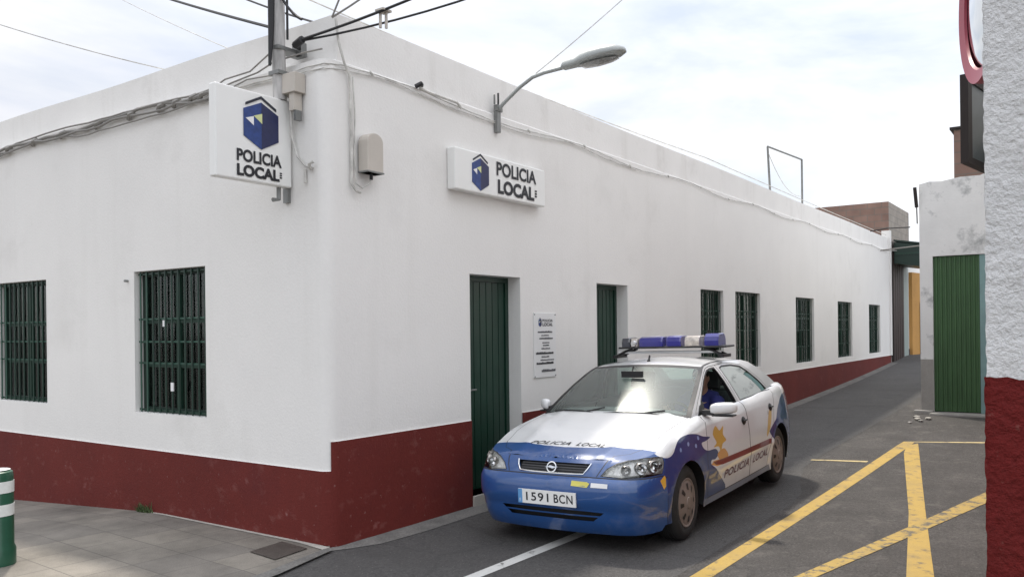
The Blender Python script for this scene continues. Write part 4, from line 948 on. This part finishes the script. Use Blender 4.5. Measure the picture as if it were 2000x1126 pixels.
LIV=[(.9,-.9),(.9,.9),(.40,.9),(.42,.66),(.47,.42),(.515,.2),(.53,0),(.515,-.2),(.47,-.42),(.42,-.66),(.40,-.9)]
gh=cdt_regions(outer,[(grow(HOOD,.005),lambda t:('body','k')),(HOOD,lambda t:('hood','w')),(LIV,lambda t:(t[0],'b') if t!='base' and t[1]!='k' else (('body','b') if t=='base' else t))],.04,lambda a,b:H(a,b))
for t,gm in gh.items():
    if t=='base': t=('body','w')
    put(t[0],gm,MM[t[1]])
rear=[(x,y) for x,y in lphalf if x<-2.80]
outer=[(-2.80,YB(-2.80))]+rear+[(x,-y) for x,y in reversed(rear)][1:]+[(-2.80,-YB(-2.80))]
BOOT=[(-2.93,.60),(-3.20,.58),(-3.27,.4),(-3.28,0),(-3.27,-.4),(-3.20,-.58),(-2.93,-.60)]
gh=cdt_regions(outer,[(grow(BOOT,.005),lambda t:('body','k')),(BOOT,lambda t:('boot_lid','w'))],.07,lambda a,b:H(a,b))
for t,gm in gh.items():
    if t=='base': t=('body','w')
    put(t[0],gm,MM[t[1]])
# ---------- greenhouse
YZ=[.90,.95,1.0,1.1,1.2,1.3,1.34,1.37,1.40]; YY=[.772,.756,.740,.704,.664,.618,.594,.568,.53]
ZS=lambda z: z-.032*min(1,max(0,(z-.93)/.35)); YZ=[ZS(z) for z in YZ]
def FX(x): return x+.045*min(1,max(0,(x+1.9)/.8))
def TR(po): return [(FX(x),ZS(z)) for x,z in po]
def yside(x,z): return iv(z,YZ,YY)-.020*(x+1.6)**2
AC=TR([(-.40,.925),(-.50,1.0),(-.66,1.10),(-.83,1.20),(-1.00,1.29),(-1.12,1.345),(-1.20,1.368)])
ZT0=AC[0][1]; ZT1=AC[-1][1]; ACx=lambda z: iv(z,[p[1] for p in AC],[p[0] for p in AC])
RAIL=TR([(-1.20,1.368),(-1.40,1.384),(-1.7,1.390),(-2.0,1.378),(-2.25,1.368),(-2.42,1.340)])
CC=TR([(-2.42,1.340),(-2.64,1.262),(-2.83,1.165),(-3.0,1.075),(-3.05,1.03)])
CCx=lambda z: float(np.interp(z,[p[1] for p in CC][::-1],[p[0] for p in CC][::-1]))
WF=TR([(-.66,.965),(-.74,1.055),(-.86,1.145),(-.98,1.225),(-1.09,1.285),(-1.18,1.32),(-1.28,1.333),(-1.385,1.335),(-1.45,1.20),(-1.525,.978)])
WR=TR([(-1.655,.985),(-1.60,1.12),(-1.52,1.325),(-1.60,1.338),(-1.85,1.333),(-2.08,1.305),(-2.22,1.25),(-2.45,1.12),(-2.60,1.01),(-2.62,.998)])
belt=[(x,ZB(x)-.03) for x in np.linspace(-3.05,-.40,20)]
outer=AC+RAIL[1:]+CC[1:]+belt
FDU=TR([(-.50,.90),(-.56,.985),(-.70,1.085),(-.84,1.17),(-.97,1.248),(-1.08,1.308),(-1.18,1.345),(-1.28,1.357),(-1.43,1.360),(-1.50,1.20),(-1.575,.90)])
RDU=TR([(-1.59,.90),(-1.565,1.06),(-1.445,1.360),(-1.62,1.364),(-1.87,1.358),(-2.12,1.325),(-2.27,1.265),(-2.52,1.13),(-2.68,1.01),(-2.62,.90)])
regs=[(grow(FDU,.005),lambda t:('body','k')),(FDU,lambda t:('fdoor','w')),(grow(RDU,.005),lambda t:('body','k')),(RDU,lambda t:('rdoor','w')),
 (grow(WF,.014),lambda t:(t[0] if t!='base' else 'body','k')),(WF,lambda t:None),(grow(WR,.014),lambda t:(t[0] if t!='base' else 'body','k')),(WR,lambda t:('wr','g'))]
gu=cdt_regions(outer,[(p,(lambda t,tg=tg: None if t is None else tg(t))) for p,tg in regs],.045,lambda a,b:Vector((a,yside(a,b),b)))
for t,gm in gu.items():
    if t=='base': t=('body','w')
    for s,sx in ((1,'_l'),(-1,'_r')):
        vs=[Vector((v.x,s*v.y,v.z)) for v in gm[0]]; fs=gm[1] if s>0 else [f[::-1] for f in gm[1]]
        n=t[0]
        if n in('fdoor','rdoor'): n+=sx
        if t[1]=='g': put('rwin'+sx,([Vector((v.x,v.y-s*.006,v.z)) for v in vs],fs),glass_s)
        else: put(n,(vs,fs),MM[t[1]])
# front window: left one lowered (open), right one closed
gf=cdt_regions(WF,[],.1,lambda a,b:Vector((a,-(yside(a,b)-.006),b))); put('fwin_r',gf['base'],glass_s)
# pillars' inner edge thickness
for po in (WF,WR):
    for s in (1,-1):
        vs=[]
        for a,b in po: vs+=[(a,s*yside(a,b),b),(a,s*(yside(a,b)-.035),b)]
        n=len(po); acc('body').add(vs,[(2*i,2*((i+1)%n),2*((i+1)%n)+1,2*i+1) for i in range(n)],black_m)
# windscreen (u across, v = z)
def WS(u,z,off=0):
    ya=yside(ACx(z),z); t=(z-ZT0)/(ZT1-ZT0); bow=.15-.08*t; cr=.0+.030*t
    return Vector((ACx(z)+bow*(1-u*u)+off*.8,u*ya,z+cr*(1-u*u)+off*.6))
outer=[(-1,ZT0),(1,ZT0),(1,ZT1-.006),(-1,ZT1-.006)]
glassR=[(-.94,.96),(-.6,.948),(0,.943),(.6,.948),(.94,.96),(.94,ZT1-.042),(.91,ZT1-.024),(-.91,ZT1-.024),(-.94,ZT1-.042)]
gw=cdt_regions([(a*1.0,b*1.0) for a,b in outer],[(glassR,lambda t:('g','g'))],.06,lambda a,b:WS(a,b))
put('body',gw['base'],black_m); put('windscreen',gw[('g','g')],glass_w)
CZ0=CC[-1][1]; CZ1=CC[0][1]
def RS(u,z):
    ya=yside(CCx(z),z); t=(z-CZ0)/(CZ1-CZ0); bow=.13-.07*t; return Vector((CCx(z)-bow*(1-u*u),u*ya,z+.035*t*(1-u*u)))
gw=cdt_regions([(-1,CZ0),(1,CZ0),(1,CZ1),(-1,CZ1)],[([(-.82,CZ0+.045),(.82,CZ0+.045),(.86,CZ1-.03),(-.86,CZ1-.03)],lambda t:('g','g'))],.08,lambda a,b:RS(a,b))
put('body',gw['base'],pwhite); put('rear_window',gw[('g','g')],glass_s)
def ROOF(u,q,off=0):
    rx=[p[0] for p in RAIL];rz=[p[1] for p in RAIL]
    x0=RAIL[0][0]+.015+.070*(1-u*u); x1=RAIL[-1][0]-.055*(1-u*u); x=x0+(x1-x0)*q; xr=RAIL[0][0]+.015+(RAIL[-1][0]-RAIL[0][0]-.015)*q
    zr=float(np.interp(-xr,[-a for a in rx],rz)); y=yside(xr,zr)
    if q==0: zr=ZT1-.006
    return Vector((x,u*y,zr+(.030+.022*math.sin(PI*min(q*1.1,1)))*(1-u*u)+off))
gr=cdt_regions([(-1,0),(1,0),(1,1),(-1,1)],[([(-1,0),(-.955,0),(-.955,1),(-1,1)],lambda t:'k'),([(.955,0),(1,0),(1,1),(.955,1)],lambda t:'k')],.07,lambda a,b:ROOF(a,b))
put('roof',gr['base'],pwhite); put('roof',gr['k'],black_m)
lin=cdt_regions([(-.97,.02),(.97,.02),(.97,.98),(-.97,.98)],[],.2,lambda a,b:ROOF(a,b,-.035)); put('headliner',lin['base'],headl)
# ---------- build these parts
def cobj(mb,name,parent=None,**k):
    return mb.obj(name,parent or CAR,**k)
PARTS={}
NAMES={'body':'body','bumper':'bumper','rear_bumper':'bumper','hood':'hood','boot_lid':'boot_lid','roof':'roof','windscreen':'windscreen','rear_window':'rear_window','sill_l':'sill','sill_r':'sill',
 'fdoor_l':'door','fdoor_r':'door','rdoor_l':'door','rdoor_r':'door','tail_l':'tail_light','tail_r':'tail_light','underbody':'underbody','headliner':'headliner'}
for k,mb in ACC.items():
    if k in NAMES: PARTS[k]=cobj(mb,NAMES[k],smooth=True,recalc=False,ang=38)
for k,d in (('rwin_l','rdoor_l'),('rwin_r','rdoor_r'),('fwin_r','fdoor_r')): cobj(ACC[k],'window',PARTS[d],smooth=True,recalc=False)
# ---------- grille, intake, headlights
b=MB(); vs=[]
for (a,z,d) in [(-.30,.695,-.045),(-.255,.632,-.045),(.255,.632,-.045),(.30,.695,-.045)]: pass
gp=[(x,z) for x in np.linspace(-.337,.337,17) for z in (.622,.704)]
b.add([P(x,z,-.03) for x,z in gp],[(2*i,2*i+2,2*i+3,2*i+1) for i in range(16)],black_m)
for z in (.645,.663,.681):
    b.add([P(x,z+dz,-.018) for x in np.linspace(-.30,.30,15) for dz in (-.003,.003)],[(2*i,2*i+2,2*i+3,2*i+1) for i in range(14)],mat('grille_bar',(.05,.05,.055),.3))
grl=cobj(b,'grille',recalc=False)
b=MB(); path=[P(x,z,.004) for x,z in [(-.336,.702),(-.316,.665),(-.288,.628),(-.15,.624),(0,.623),(.15,.624),(.288,.628),(.316,.665),(.336,.702)]]
b.tube(path,.0065,chrome,6); cobj(b,'chrome_trim',grl,smooth=True)
b=MB(); Ml=frame(P(0,.664,.006),(0,1,0),(-.35,0,1)); c=[]
b.lathe([(.036,-.004),(.043,-.004),(.045,.003),(.036,.004)],Ml,chrome,28,close=True)
b.prism([(-.062,-.004),(-.01,-.004),(.004,-.012),(.062,.004),(.01,.004),(-.004,.012)],Ml,.004,chrome); b.prism([(-.02,.012),(.02,.006),(.02,-.012),(-.02,-.006)],Ml,.005,chrome); cobj(b,'badge',grl)
b=MB(); b.add([P(x,z,-.05) for x in np.linspace(-.49,.49,15) for z in (.26,.36)],[(2*i,2*i+2,2*i+3,2*i+1) for i in range(14)],black_m)
b.add([P(x,z,-.006) for x in np.linspace(-.44,.44,15) for z in (.306,.318)],[(2*i,2*i+2,2*i+3,2*i+1) for i in range(14)],pblue); cobj(b,'air_intake',PARTS['bumper'],recalc=False)
for s in (1,-1):
    e_=empty('headlight'); e_.parent=CAR
    po=[(s*a,z) for a,z in HL]
    # bowl
    vs=[];n=len(po)
    for a,z in po: vs+=[P(a,z,-.001),P(a*.985,.665+(z-.665)*.85,-.05)]
    b=MB(); b.add(vs,[(2*i,2*((i+1)%n),2*((i+1)%n)+1,2*i+1) for i in range(n)],reflm)
    gb_=cdt_regions([(a,z) for a,z in po],[],.02,lambda a,z:P(a*.99,.665+(z-.665)*.9,-.045+.006*math.sin(a*90)*math.sin(z*140)))
    b.add(gb_['base'][0],gb_['base'][1],reflm)
    for (a,z,r_) in ((.62,.660,.034),(.745,.668,.042),(.87,.672,.042),(.955,.675,.025)):
        c=P(s*a,z,-.035); nrm=(P(s*a,z,.05)-P(s*a,z,0)).normalized(); xa=Vector((0,0,1)).cross(nrm).normalized(); Mh=frame(c,xa,nrm.cross(xa))
        b.lathe([(r_,.028),(r_*.96,.024),(r_*.75,.004),(r_*.3,-.006),(.001,-.006)],Mh,chrome,20); b.lathe([(.001,.012),(r_*.28,.010),(r_*.3,-.004)],Mh,refld,12); b.lathe([(r_*1.02,.028),(r_*1.14,.022),(r_*1.14,-.008)],Mh,refld,20)
    h=cobj(b,'reflector',e_,recalc=False,smooth=True)
    gl=cdt_regions(po,[],.04,lambda a,z:P(a,z,.002)); b=MB(); b.add(*gl['base'],glass_h); cobj(b,'lens',e_,smooth=True,recalc=False)
# plate and stickers
pe=empty('number_plate'); pe.parent=CAR
pm=frame(P(.0,.438,.010)+Vector((.004,0,0)),(0,1,0),(.02,0,1)); b=MB(); b.box((-.26,-.055,-.012),(.26,.055,.0),wplastic,pm); b.box((-.26,-.055,-.0),(-.222,.055,.0012),eublue,pm); cobj(b,'plate',pe)
b=MB(); ov=[((-.255,.20),'')]
lettering(b,pm,'1591',-.185,.02,-.032,.036,.012,ink,.002,1.15); lettering(b,pm,'BCN',.068,.235,-.032,.036,.012,ink,.002,1.1)
for (x0,x1,y0,y1) in ((-.25,-.25,.0,.0),): pass
a_,f_=fit_text('E',-.247,-.236,-.038,-.018,.01); b.add([pm@Vector((p[0],p[1],.002)) for p in a_],f_,wplastic); cobj(b,'lettering',pe,recalc=False)
b=MB(); b.add([P(x,z,.003) for x,z in ((.21,.545),(.345,.538),(.365,.568),(.34,.577),(.21,.582))],[(0,1,2,3,4)],yplastic); cobj(b,'yellow_sticker',PARTS['bumper'],recalc=False)
b=MB(); b.add([P(x,z,.003) for x,z in ((.375,.540),(.51,.538),(.51,.570),(.375,.574))],[(0,1,2,3)],emb_w); cobj(b,'white_sticker',PARTS['bumper'],recalc=False)
# hood lettering, italic, and door lettering
b=MB()
for txt,y0,y1 in (('POLICIA',-.36,.02),('LOCAL',.08,.33)):
    a,fs=fit_text(txt,y0,y1,0,.062,.012,.35,1.1); b.add([H(.50-q[1]*.9-.06*(q[0])**2,q[0],.003) for q in a],fs,ink)
cobj(b,'lettering',PARTS['hood'],recalc=False)
for s,dn in ((1,'l'),(-1,'r')):
    for part,txt,xa,xb in (('fdoor_','POLICIA',-.80,-1.50),('rdoor_','LOCAL',-1.62,-2.12)):
        b=MB(); a,fs=fit_text(txt,0,1,0,.072,.02,.3,1.1)
        for col_,o_,dz in ((emb_w,.002,0),(mat('letter_plum',(.10,.02,.05),.4),.0035,.004)):
            vs=[]
            for q in a:
                t=q[0] if s>0 else 1-q[0]
                x=xa+(xb-xa)*t; vs.append(P(s*L_of_x(x-dz*1.5),.355+q[1]+dz+.02*(-(x+.8))*.5,o_))
            b.add(vs,fs,col_)
        cobj(b,'lettering',PARTS[part+dn],recalc=False)
    # door seams: handles
    for (x,z,part) in ((-1.44,.80,'fdoor_'),(-2.36,.835,'rdoor_')):
        b=MB(); n=16; c=P(s*L_of_x(x),z,.0)
        vs=[];r2_=[(.0,.012),(.7,.010),(1,.0)]
        for (k,o_) in r2_:
            for i in range(n):
                a=2*PI*i/n; vs.append(P(s*L_of_x(x+.058*k*math.cos(a)),z+.040*k*math.sin(a),o_+.002))
        b.add(vs,[(j*n+i,j*n+(i+1)%n,(j+1)*n+(i+1)%n,(j+1)*n+i) for j in range(2) for i in range(n)],black_m)
        b.tube([P(s*L_of_x(x+.045),z+.004,.018),P(s*L_of_x(x),z+.006,.026),P(s*L_of_x(x-.045),z+.004,.018)],.009,black_m,8)
        cobj(b,'handle',PARTS[part+dn],recalc=False,smooth=True)
# ---------- mirrors
for s in (1,-1):
    e_=empty('side_mirror'); e_.parent=CAR
    b=MB(); n=20; vs=[]
    rings=[(.82,.35,.4),(.835,.75,.75),(.87,.95,.95),(.93,1.0,1.0),(1.0,.95,.92),(1.035,.7,.7),(1.05,.3,.3)]
    for (y,kx,kz) in rings:
        yy=y if s>0 else .80+(y-.82)*.45
        for i in range(n):
            a=2*PI*i/n; ca,sa=math.cos(a),math.sin(a); ex=abs(ca)**.7*(1 if ca>0 else -1); ez=abs(sa)**.7*(1 if sa>0 else -1)
            vs.append((-.60+(.055 if ca>0 else .03)*kx*ex-(y-.82)*.12,s*yy,1.005+.052*kz*ez-(.010 if ez<0 else 0)*(1-kz)+(y-.9)*.05))
    fs=[(j*n+i,j*n+(i+1)%n,(j+1)*n+(i+1)%n,(j+1)*n+i) for j in range(6) for i in range(n)]+[tuple(range(n)),tuple(6*n+i for i in range(n))]
    b.add(vs,fs,pwhite); cobj(b,'mirror_housing',e_,smooth=True)
    b=MB(); b.box((-.665,.84 if s>0 else -.90,.938),(-.565,1.03 if s>0 else -.80,.953),black_m); 
    tri=[(-.52,.93),(-.66,.955),(-.74,1.045),(-.66,1.0)]
    b.add([(x,s*(yside(x,z)+.004),z) for x,z in ((-.50,.925),(-.68,.935),(-.735,1.05),(-.62,1.02))]+[(x,s*(yside(x,z)-.02),z) for x,z in ((-.50,.925),(-.68,.935),(-.735,1.05),(-.62,1.02))],[(0,1,2,3),(4,5,6,7),(0,1,5,4),(1,2,6,5),(2,3,7,6),(3,0,4,7)],black_m)
    b.box((-.66,s*.75 if s>0 else -.86,.945),(-.57,s*.86 if s>0 else -.75,.99),black_m); cobj(b,'mirror_base',e_,bevel=.004)
# ---------- wheels
def wheel(x,s,steer=0):
    w=empty('wheel'); w.parent=CAR; w.location=(x,s*.725,.302); w.rotation_euler=(0,0,steer)
    Mw=frame((0,0,0),(1,0,0),(0,0,1)) @ (Matrix.Rotation(PI,4,'X') if s>0 else Matrix.Identity(4))  # local z -> outward
    b=MB(); tw=.0925
    prof=[(.195,-tw+.01),(.215,-tw),(.26,-tw-.002),(.288,-tw+.012),(.302,-tw+.03),(.304,0),(.302,tw-.03),(.288,tw-.012),(.26,tw+.002),(.215,tw),(.195,tw-.01),(.19,0)]
    b.lathe(prof,Mw,rubber,40,close=True); 
    for rr in (-.035,0,.035): b.lathe([(.3045,rr-.004),(.3045,rr+.004)],Mw,black_m,40)
    b.obj('tyre',w,smooth=True,recalc=False)
    b=MB(); b.lathe([(.196,tw-.012),(.198,tw-.002),(.19,tw),(.178,tw-.006),(.165,tw-.002),(.10,tw+.010),(.05,tw+.012),(.045,tw+.018),(.001,tw+.020)],Mw,silv,40)
    b.lathe([(.196,-.05),(.194,tw-.012)],Mw,black_m,30)
    for k in range(8):
        a=2*PI*k/8; M2=Mw@Matrix.Rotation(a,4,'Z')
        b.add([M2@Vector(p) for p in ((.158,-.020,tw+.0015),(.158,.020,tw+.0015),(.105,.013,tw+.0115),(.105,-.013,tw+.0115))],[(0,1,2,3)],black_m)
    b.obj('rim',w,smooth=True,recalc=False)
wheel(0,1,R(2)); wheel(0,-1,R(2)); wheel(-2.606,1); wheel(-2.606,-1)
# ---------- light bar
lb=empty('light_bar'); lb.parent=CAR
XB=-1.72; zb0=1.497
b=MB(); b.box((XB-.13,-.53,zb0-.004),(XB+.13,.64,zb0+.016),black_m); cobj(b,'base_bar',lb,bevel=.008)
b=MB()
for y in (-.50,.50):
    s=1 if y>0 else -1
    b.tube([(XB+.05,y*.8,zb0-.01),(XB+.06,y*.95,1.465),(XB+.06,s*.575,1.418)],.014,black_m,8); b.tube([(XB-.07,y*.8,zb0-.01),(XB-.07,s*.575,1.415)],.014,black_m,8); b.box((XB-.11,s*.575-.03,1.395),(XB+.11,s*.575+.03,1.425),black_m)
b.tube([(XB+.05,-.56,1.452),(XB+.05,.56,1.452)],.013,pwhite,8)
cobj(b,'roof_mount',lb)
def module(y0,y1,m,nm,h=.105):
    b=MB(); n=9; vs=[]
    pr=[(.115,0),(.115,.05),(.10,.09),(.07,h),(-.07,h),(-.10,.09),(-.115,.05),(-.115,0)]
    ys=[y0+.004,y0+.018,y1-.018,y1-.004]; sc=[.94,1,1,.94]
    for y,k in zip(ys,sc):
        for (x,z) in pr: vs.append((XB+x*k,y,zb0+.016+z*k))
    b.add(vs,[(j*8+i,j*8+i+1,(j+1)*8+i+1,(j+1)*8+i) for j in range(3) for i in range(7)]+[tuple(range(8)),tuple(24+i for i in range(8))],m)
    return cobj(b,nm,lb,smooth=False)
module(-.50,-.40,smoke,'spot_lamp',.098); module(-.395,-.315,clear_lens,'clear_lens',.085); module(-.30,-.035,blue_lens,'beacon_lens',.10); module(.0,.165,blue_lens,'beacon_lens',.104); module(.20,.36,clear_lens,'clear_lens',.10); module(.405,.56,blue_lens,'beacon_lens',.12)
b=MB(); b.lathe([(.001,.008),(.03,.006),(.034,-.004)],frame((XB+.122,-.355,zb0+.05),(0,1,0),(0,0,1)),chrome,16); cobj(b,'lamp_face',lb)
for y0,y1 in ((-.22,-.10),(.05,.13)):
    b=MB(); b.box((XB-.03,y0,zb0+.119),(XB+.02,y1,zb0+.123),emb_w); cobj(b,'lens_cap',lb)
b=MB(); b.tube([(XB-.1,.382,zb0+.0),(XB-.1,.382,zb0+.17)],.012,black_m,6); cobj(b,'divider_rod',lb)
# antenna, wipers, washer
b=MB(); a0=ROOF(.0,.10); b.tube([a0+Vector((0,-.02,.0)),a0+Vector((-.012,-.02,.02)),a0+Vector((-.03,-.02,.058))],[.018,.010,.009],black_m,8); cobj(b,'antenna',smooth=True)
for y0,y1 in ((.50,-.05),(-.08,-.60)):
    b=MB(); n=10; pts=[]
    for i in range(n+1):
        t=i/n; y=y0+(y1-y0)*t; z=.955+.020*math.sin(PI*t)*.8+(.01*t); u=y/yside(ACx(z),z); pts.append(WS(u,z,.012))
    b.tube(pts,.007,black_m,6); b.tube([H(-.36,y0,.02),pts[3]],.009,black_m,6); cobj(b,'wiper',smooth=True)
b=MB(); vs=[]
for y in np.linspace(-.70,.70,21):
    u=y/.72; p1=WS(u,.945,.004); p0=H(-.335-.09*(abs(y)/.7)**2,y,.004); vs+=[p0,p1]
b.add(vs,[(2*i,2*i+2,2*i+3,2*i+1) for i in range(20)],black_m); cobj(b,'scuttle_panel',recalc=False,smooth=True)
# ---------- interior
b=MB(); b.box((-2.7,-.66,.24),(-.3,.66,.30),black_m); cobj(b,'cabin_floor')
b=MB(); pr=[(-.35,.90),(-.55,.965),(-.78,.955),(-.86,.88),(-.84,.55),(-.4,.5)]
b.prism([(x,z) for x,z in pr],Matrix(((1,0,0,0),(0,0,-1,.66),(0,1,0,0),(0,0,0,1))),1.32,fabric); cobj(b,'dashboard',bevel=.02)
def seat(x,y,w,nm='seat',lean=.30):
    e_=empty(nm); e_.parent=CAR; 
    b=MB(); b.box((x-.25,y-w/2,.36),(x+.24,y+w/2,.50),fabric); cobj(b,'cushion',e_,bevel=.04)
    Mb=Matrix.Translation((x-.22,y,.48))@Matrix.Rotation(-lean,4,'Y'); b=MB(); b.box((-.10,-w/2,0),(.02,w/2,.60),fabric,Mb); cobj(b,'backrest',e_,bevel=.04)
    if w<.7:
        b=MB(); b.box((-.08,-.12,.63),(.0,.12,.80),fabric,Mb); b.box((-.05,-.05,.55),(-.03,-.04,.65),chrome,Mb); b.box((-.05,.04,.55),(-.03,.05,.65),chrome,Mb); cobj(b,'headrest',e_,bevel=.025)
seat(-1.35,.36,.50); seat(-1.35,-.36,.50); seat(-2.2,0,1.2,'rear_seat',.4)
b=MB(); Ms=Matrix.Translation((-.93,.36,.86))@Matrix.Rotation(R(-65),4,'Y')
ring=[Ms@Vector((.185*math.cos(a),.185*math.sin(a),0)) for a in np.linspace(0,2*PI,33)]; b.tube(ring,.014,black_m,8,cap=False); b.lathe([(.001,.02),(.06,.015),(.065,-.01)],Ms,black_m,16); b.tube([Ms@Vector((-.18,0,0)),Ms@Vector((.18,0,0))],.014,black_m,6); b.tube([Ms@Vector((0,0,0)),Vector((-.75,.36,.78))],.025,black_m,8); cobj(b,'steering_wheel',smooth=True)
b=MB(); b.box((-.80,-.11,1.255),(-.775,.11,1.315),black_m); b.tube([(-.79,0,1.31),(-.82,0,1.36)],.008,black_m,6); cobj(b,'rear_view_mirror',bevel=.01)
# ---------- driver
PX=empty('person',(0,0,0)); 
def person():
    # car-local coordinates, converted to world below
    J=[(-1.52,.36,.56,.15),(-1.54,.36,.70,.145),(-1.58,.36,.86,.16),(-1.61,.36,.99,.145),(-1.615,.36,1.06,.065),(-1.60,.36,1.11,.055)]
    b_=bmesh.new(); lay=None
    def chain(pts,r):
        m_=MB(); m_.tube(pts,r,skin,12); return m_
    return J
def blob(parts,name,mats,vox=.012):
    """closed pieces fused by a voxel remesh"""
    mb=MB()
    for p in parts: p(mb)
    o=mb.obj(name,PX); r_=o.modifiers.new('fuse','REMESH'); r_.mode='VOXEL'; r_.voxel_size=vox; r_.use_smooth_shade=True
    s_=o.modifiers.new('smooth','SMOOTH'); s_.iterations=3
    return o
def ell(c,rx,ry,rz,m,n=14):
    def f(mb):
        vs=[];
        for i in range(n+1):
            t=PI*i/n
            for k in range(2*n):
                a=PI*k/n; vs.append((c[0]+rx*math.sin(t)*math.cos(a),c[1]+ry*math.sin(t)*math.sin(a),c[2]+rz*math.cos(t)))
        w=2*n; mb.add(vs,[(i*w+k,i*w+(k+1)%w,(i+1)*w+(k+1)%w,(i+1)*w+k) for i in range(n) for k in range(w)],m)
    return f
def tb(pts,r,m,n=12): return lambda mb: mb.tube(pts,r,m,n)
hc=Vector((-1.50,.40,1.20))
HND=[]
for s,hp in ((1,Vector((-1.02,.53,.93))),(-1,Vector((-1.02,.21,.93)))):
    HND.append(ell(hp+Vector((-.04,0,0)),.045,.026,.038,skin,8))
    for k in range(4):
        z0=.028-.019*k; ln=(.065,.072,.066,.052)[k]
        HND.append(tb([hp+Vector((-.01,0,z0)),hp+Vector((.028,-s*.004,z0+.004)),hp+Vector((.045,-s*.024,z0+.002)),hp+Vector((.028+ln*.1,-s*.042,z0))],[.0095,.009,.0085,.007],skin,8))
    HND.append(tb([hp+Vector((-.05,-s*.015,.02)),hp+Vector((-.02,-s*.035,.038)),hp+Vector((.012,-s*.036,.045))],[.011,.010,.008],skin,8))
    HND.append(tb([hp+Vector((-.26,s*.07,-.07)),hp+Vector((-.13,s*.02,-.02)),hp+Vector((-.055,0,0))],[.045,.035,.026],skin))
body_parts=[ell(hc,.093,.075,.112,skin),ell(hc+Vector((.025,0,-.06)),.065,.055,.058,skin),tb([hc+Vector((-.02,0,-.06)),hc+Vector((-.05,0,-.22))],[.055,.06],skin),
  tb([hc+Vector((.075,0,.02)),hc+Vector((.112,0,-.018)),hc+Vector((.085,0,-.03))],[.010,.016,.010],skin,8),tb([hc+Vector((.085,-.02,-.062)),hc+Vector((.093,0,-.06)),hc+Vector((.085,.02,-.062))],.008,skin,8),
  ell(hc+Vector((-.01,.076,-.005)),.022,.010,.032,skin,8),ell(hc+Vector((-.01,-.076,-.005)),.022,.010,.032,skin,8),
  tb([(-1.62,.38,.56),(-1.56,.38,.98)],[.12,.13],skin),tb([(-1.55,.53,.98),(-1.34,.58,.80),hc+Vector((.25,.17,-.34))],[.055,.046,.042],skin),tb([(-1.55,.23,.98),(-1.34,.20,.80),hc+Vector((.25,-.23,-.34))],[.055,.046,.042],skin),
  tb([(-1.50,.46,.55),(-1.05,.48,.62),(-.95,.48,.34)],[.08,.065,.05],skin),tb([(-1.50,.27,.55),(-1.05,.26,.62),(-.95,.26,.34)],[.08,.065,.05],skin)]
o=blob(body_parts+HND,'body',None,.007)
sh=[tb([(-1.60,.38,.54),(-1.60,.38,.70),(-1.58,.38,.90),(-1.56,.38,1.03)],[.165,.155,.175,.10],shirt,18),
    tb([(-1.57,.22,.985),(-1.57,.38,1.01),(-1.57,.54,.985)],[.075,.09,.075],shirt,14),
    tb([(-1.55,.54,.98),(-1.42,.59,.86),(-1.34,.585,.80)],[.078,.068,.06],shirt,14),tb([(-1.55,.22,.98),(-1.42,.19,.86),(-1.34,.20,.80)],[.078,.068,.06],shirt,14),tb([(-1.555,.39,1.01),(-1.545,.395,1.065)],[.075,.062],shirt,14)]
blob(sh,'shirt',None,.012)
blob([tb([(-1.56,.46,.54),(-1.04,.48,.63),(-.93,.48,.34)],[.105,.08,.06],trousers,14),tb([(-1.56,.28,.54),(-1.04,.26,.63),(-.93,.26,.34)],[.105,.08,.06],trousers,14)],'trousers',None,.014)
hb=MB(); ell(hc+Vector((-.018,0,.028)),.092,.082,.104,hair_m)(hb); 
hb.f=[f for f in hb.f if all((hb.v[i][0]-hc.x)< .045+.9*(hb.v[i][2]-hc.z-.02) or hb.v[i][2]-hc.z>.06 for i in f) and all(hb.v[i][2]>hc.z-.075 for i in f)]; hb.m=hb.m[:len(hb.f)]
hb.obj('hair',PX,smooth=True)
eb=MB()
for s in (1,-1): ell(hc+Vector((.082,s*.03,.005)),.010,.014,.009,emb_w,6)(eb)
eb.obj('eyes',PX)
eb=MB()
for s in (1,-1): ell(hc+Vector((.0905,s*.03,.005)),.003,.006,.006,hair_m,5)(eb); eb.tube([hc+Vector((.085,s*.015,.026)),hc+Vector((.087,s*.03,.030)),hc+Vector((.078,s*.048,.025))],.003,hair_m,5)
eb.obj('pupils_and_brows',PX)
tag(PX,'person in a dark blue shirt sitting at the wheel of the police car','person')
PX.matrix_world=Matrix.Translation(CAR.location)@Euler(CAR.rotation_euler).to_matrix().to_4x4()
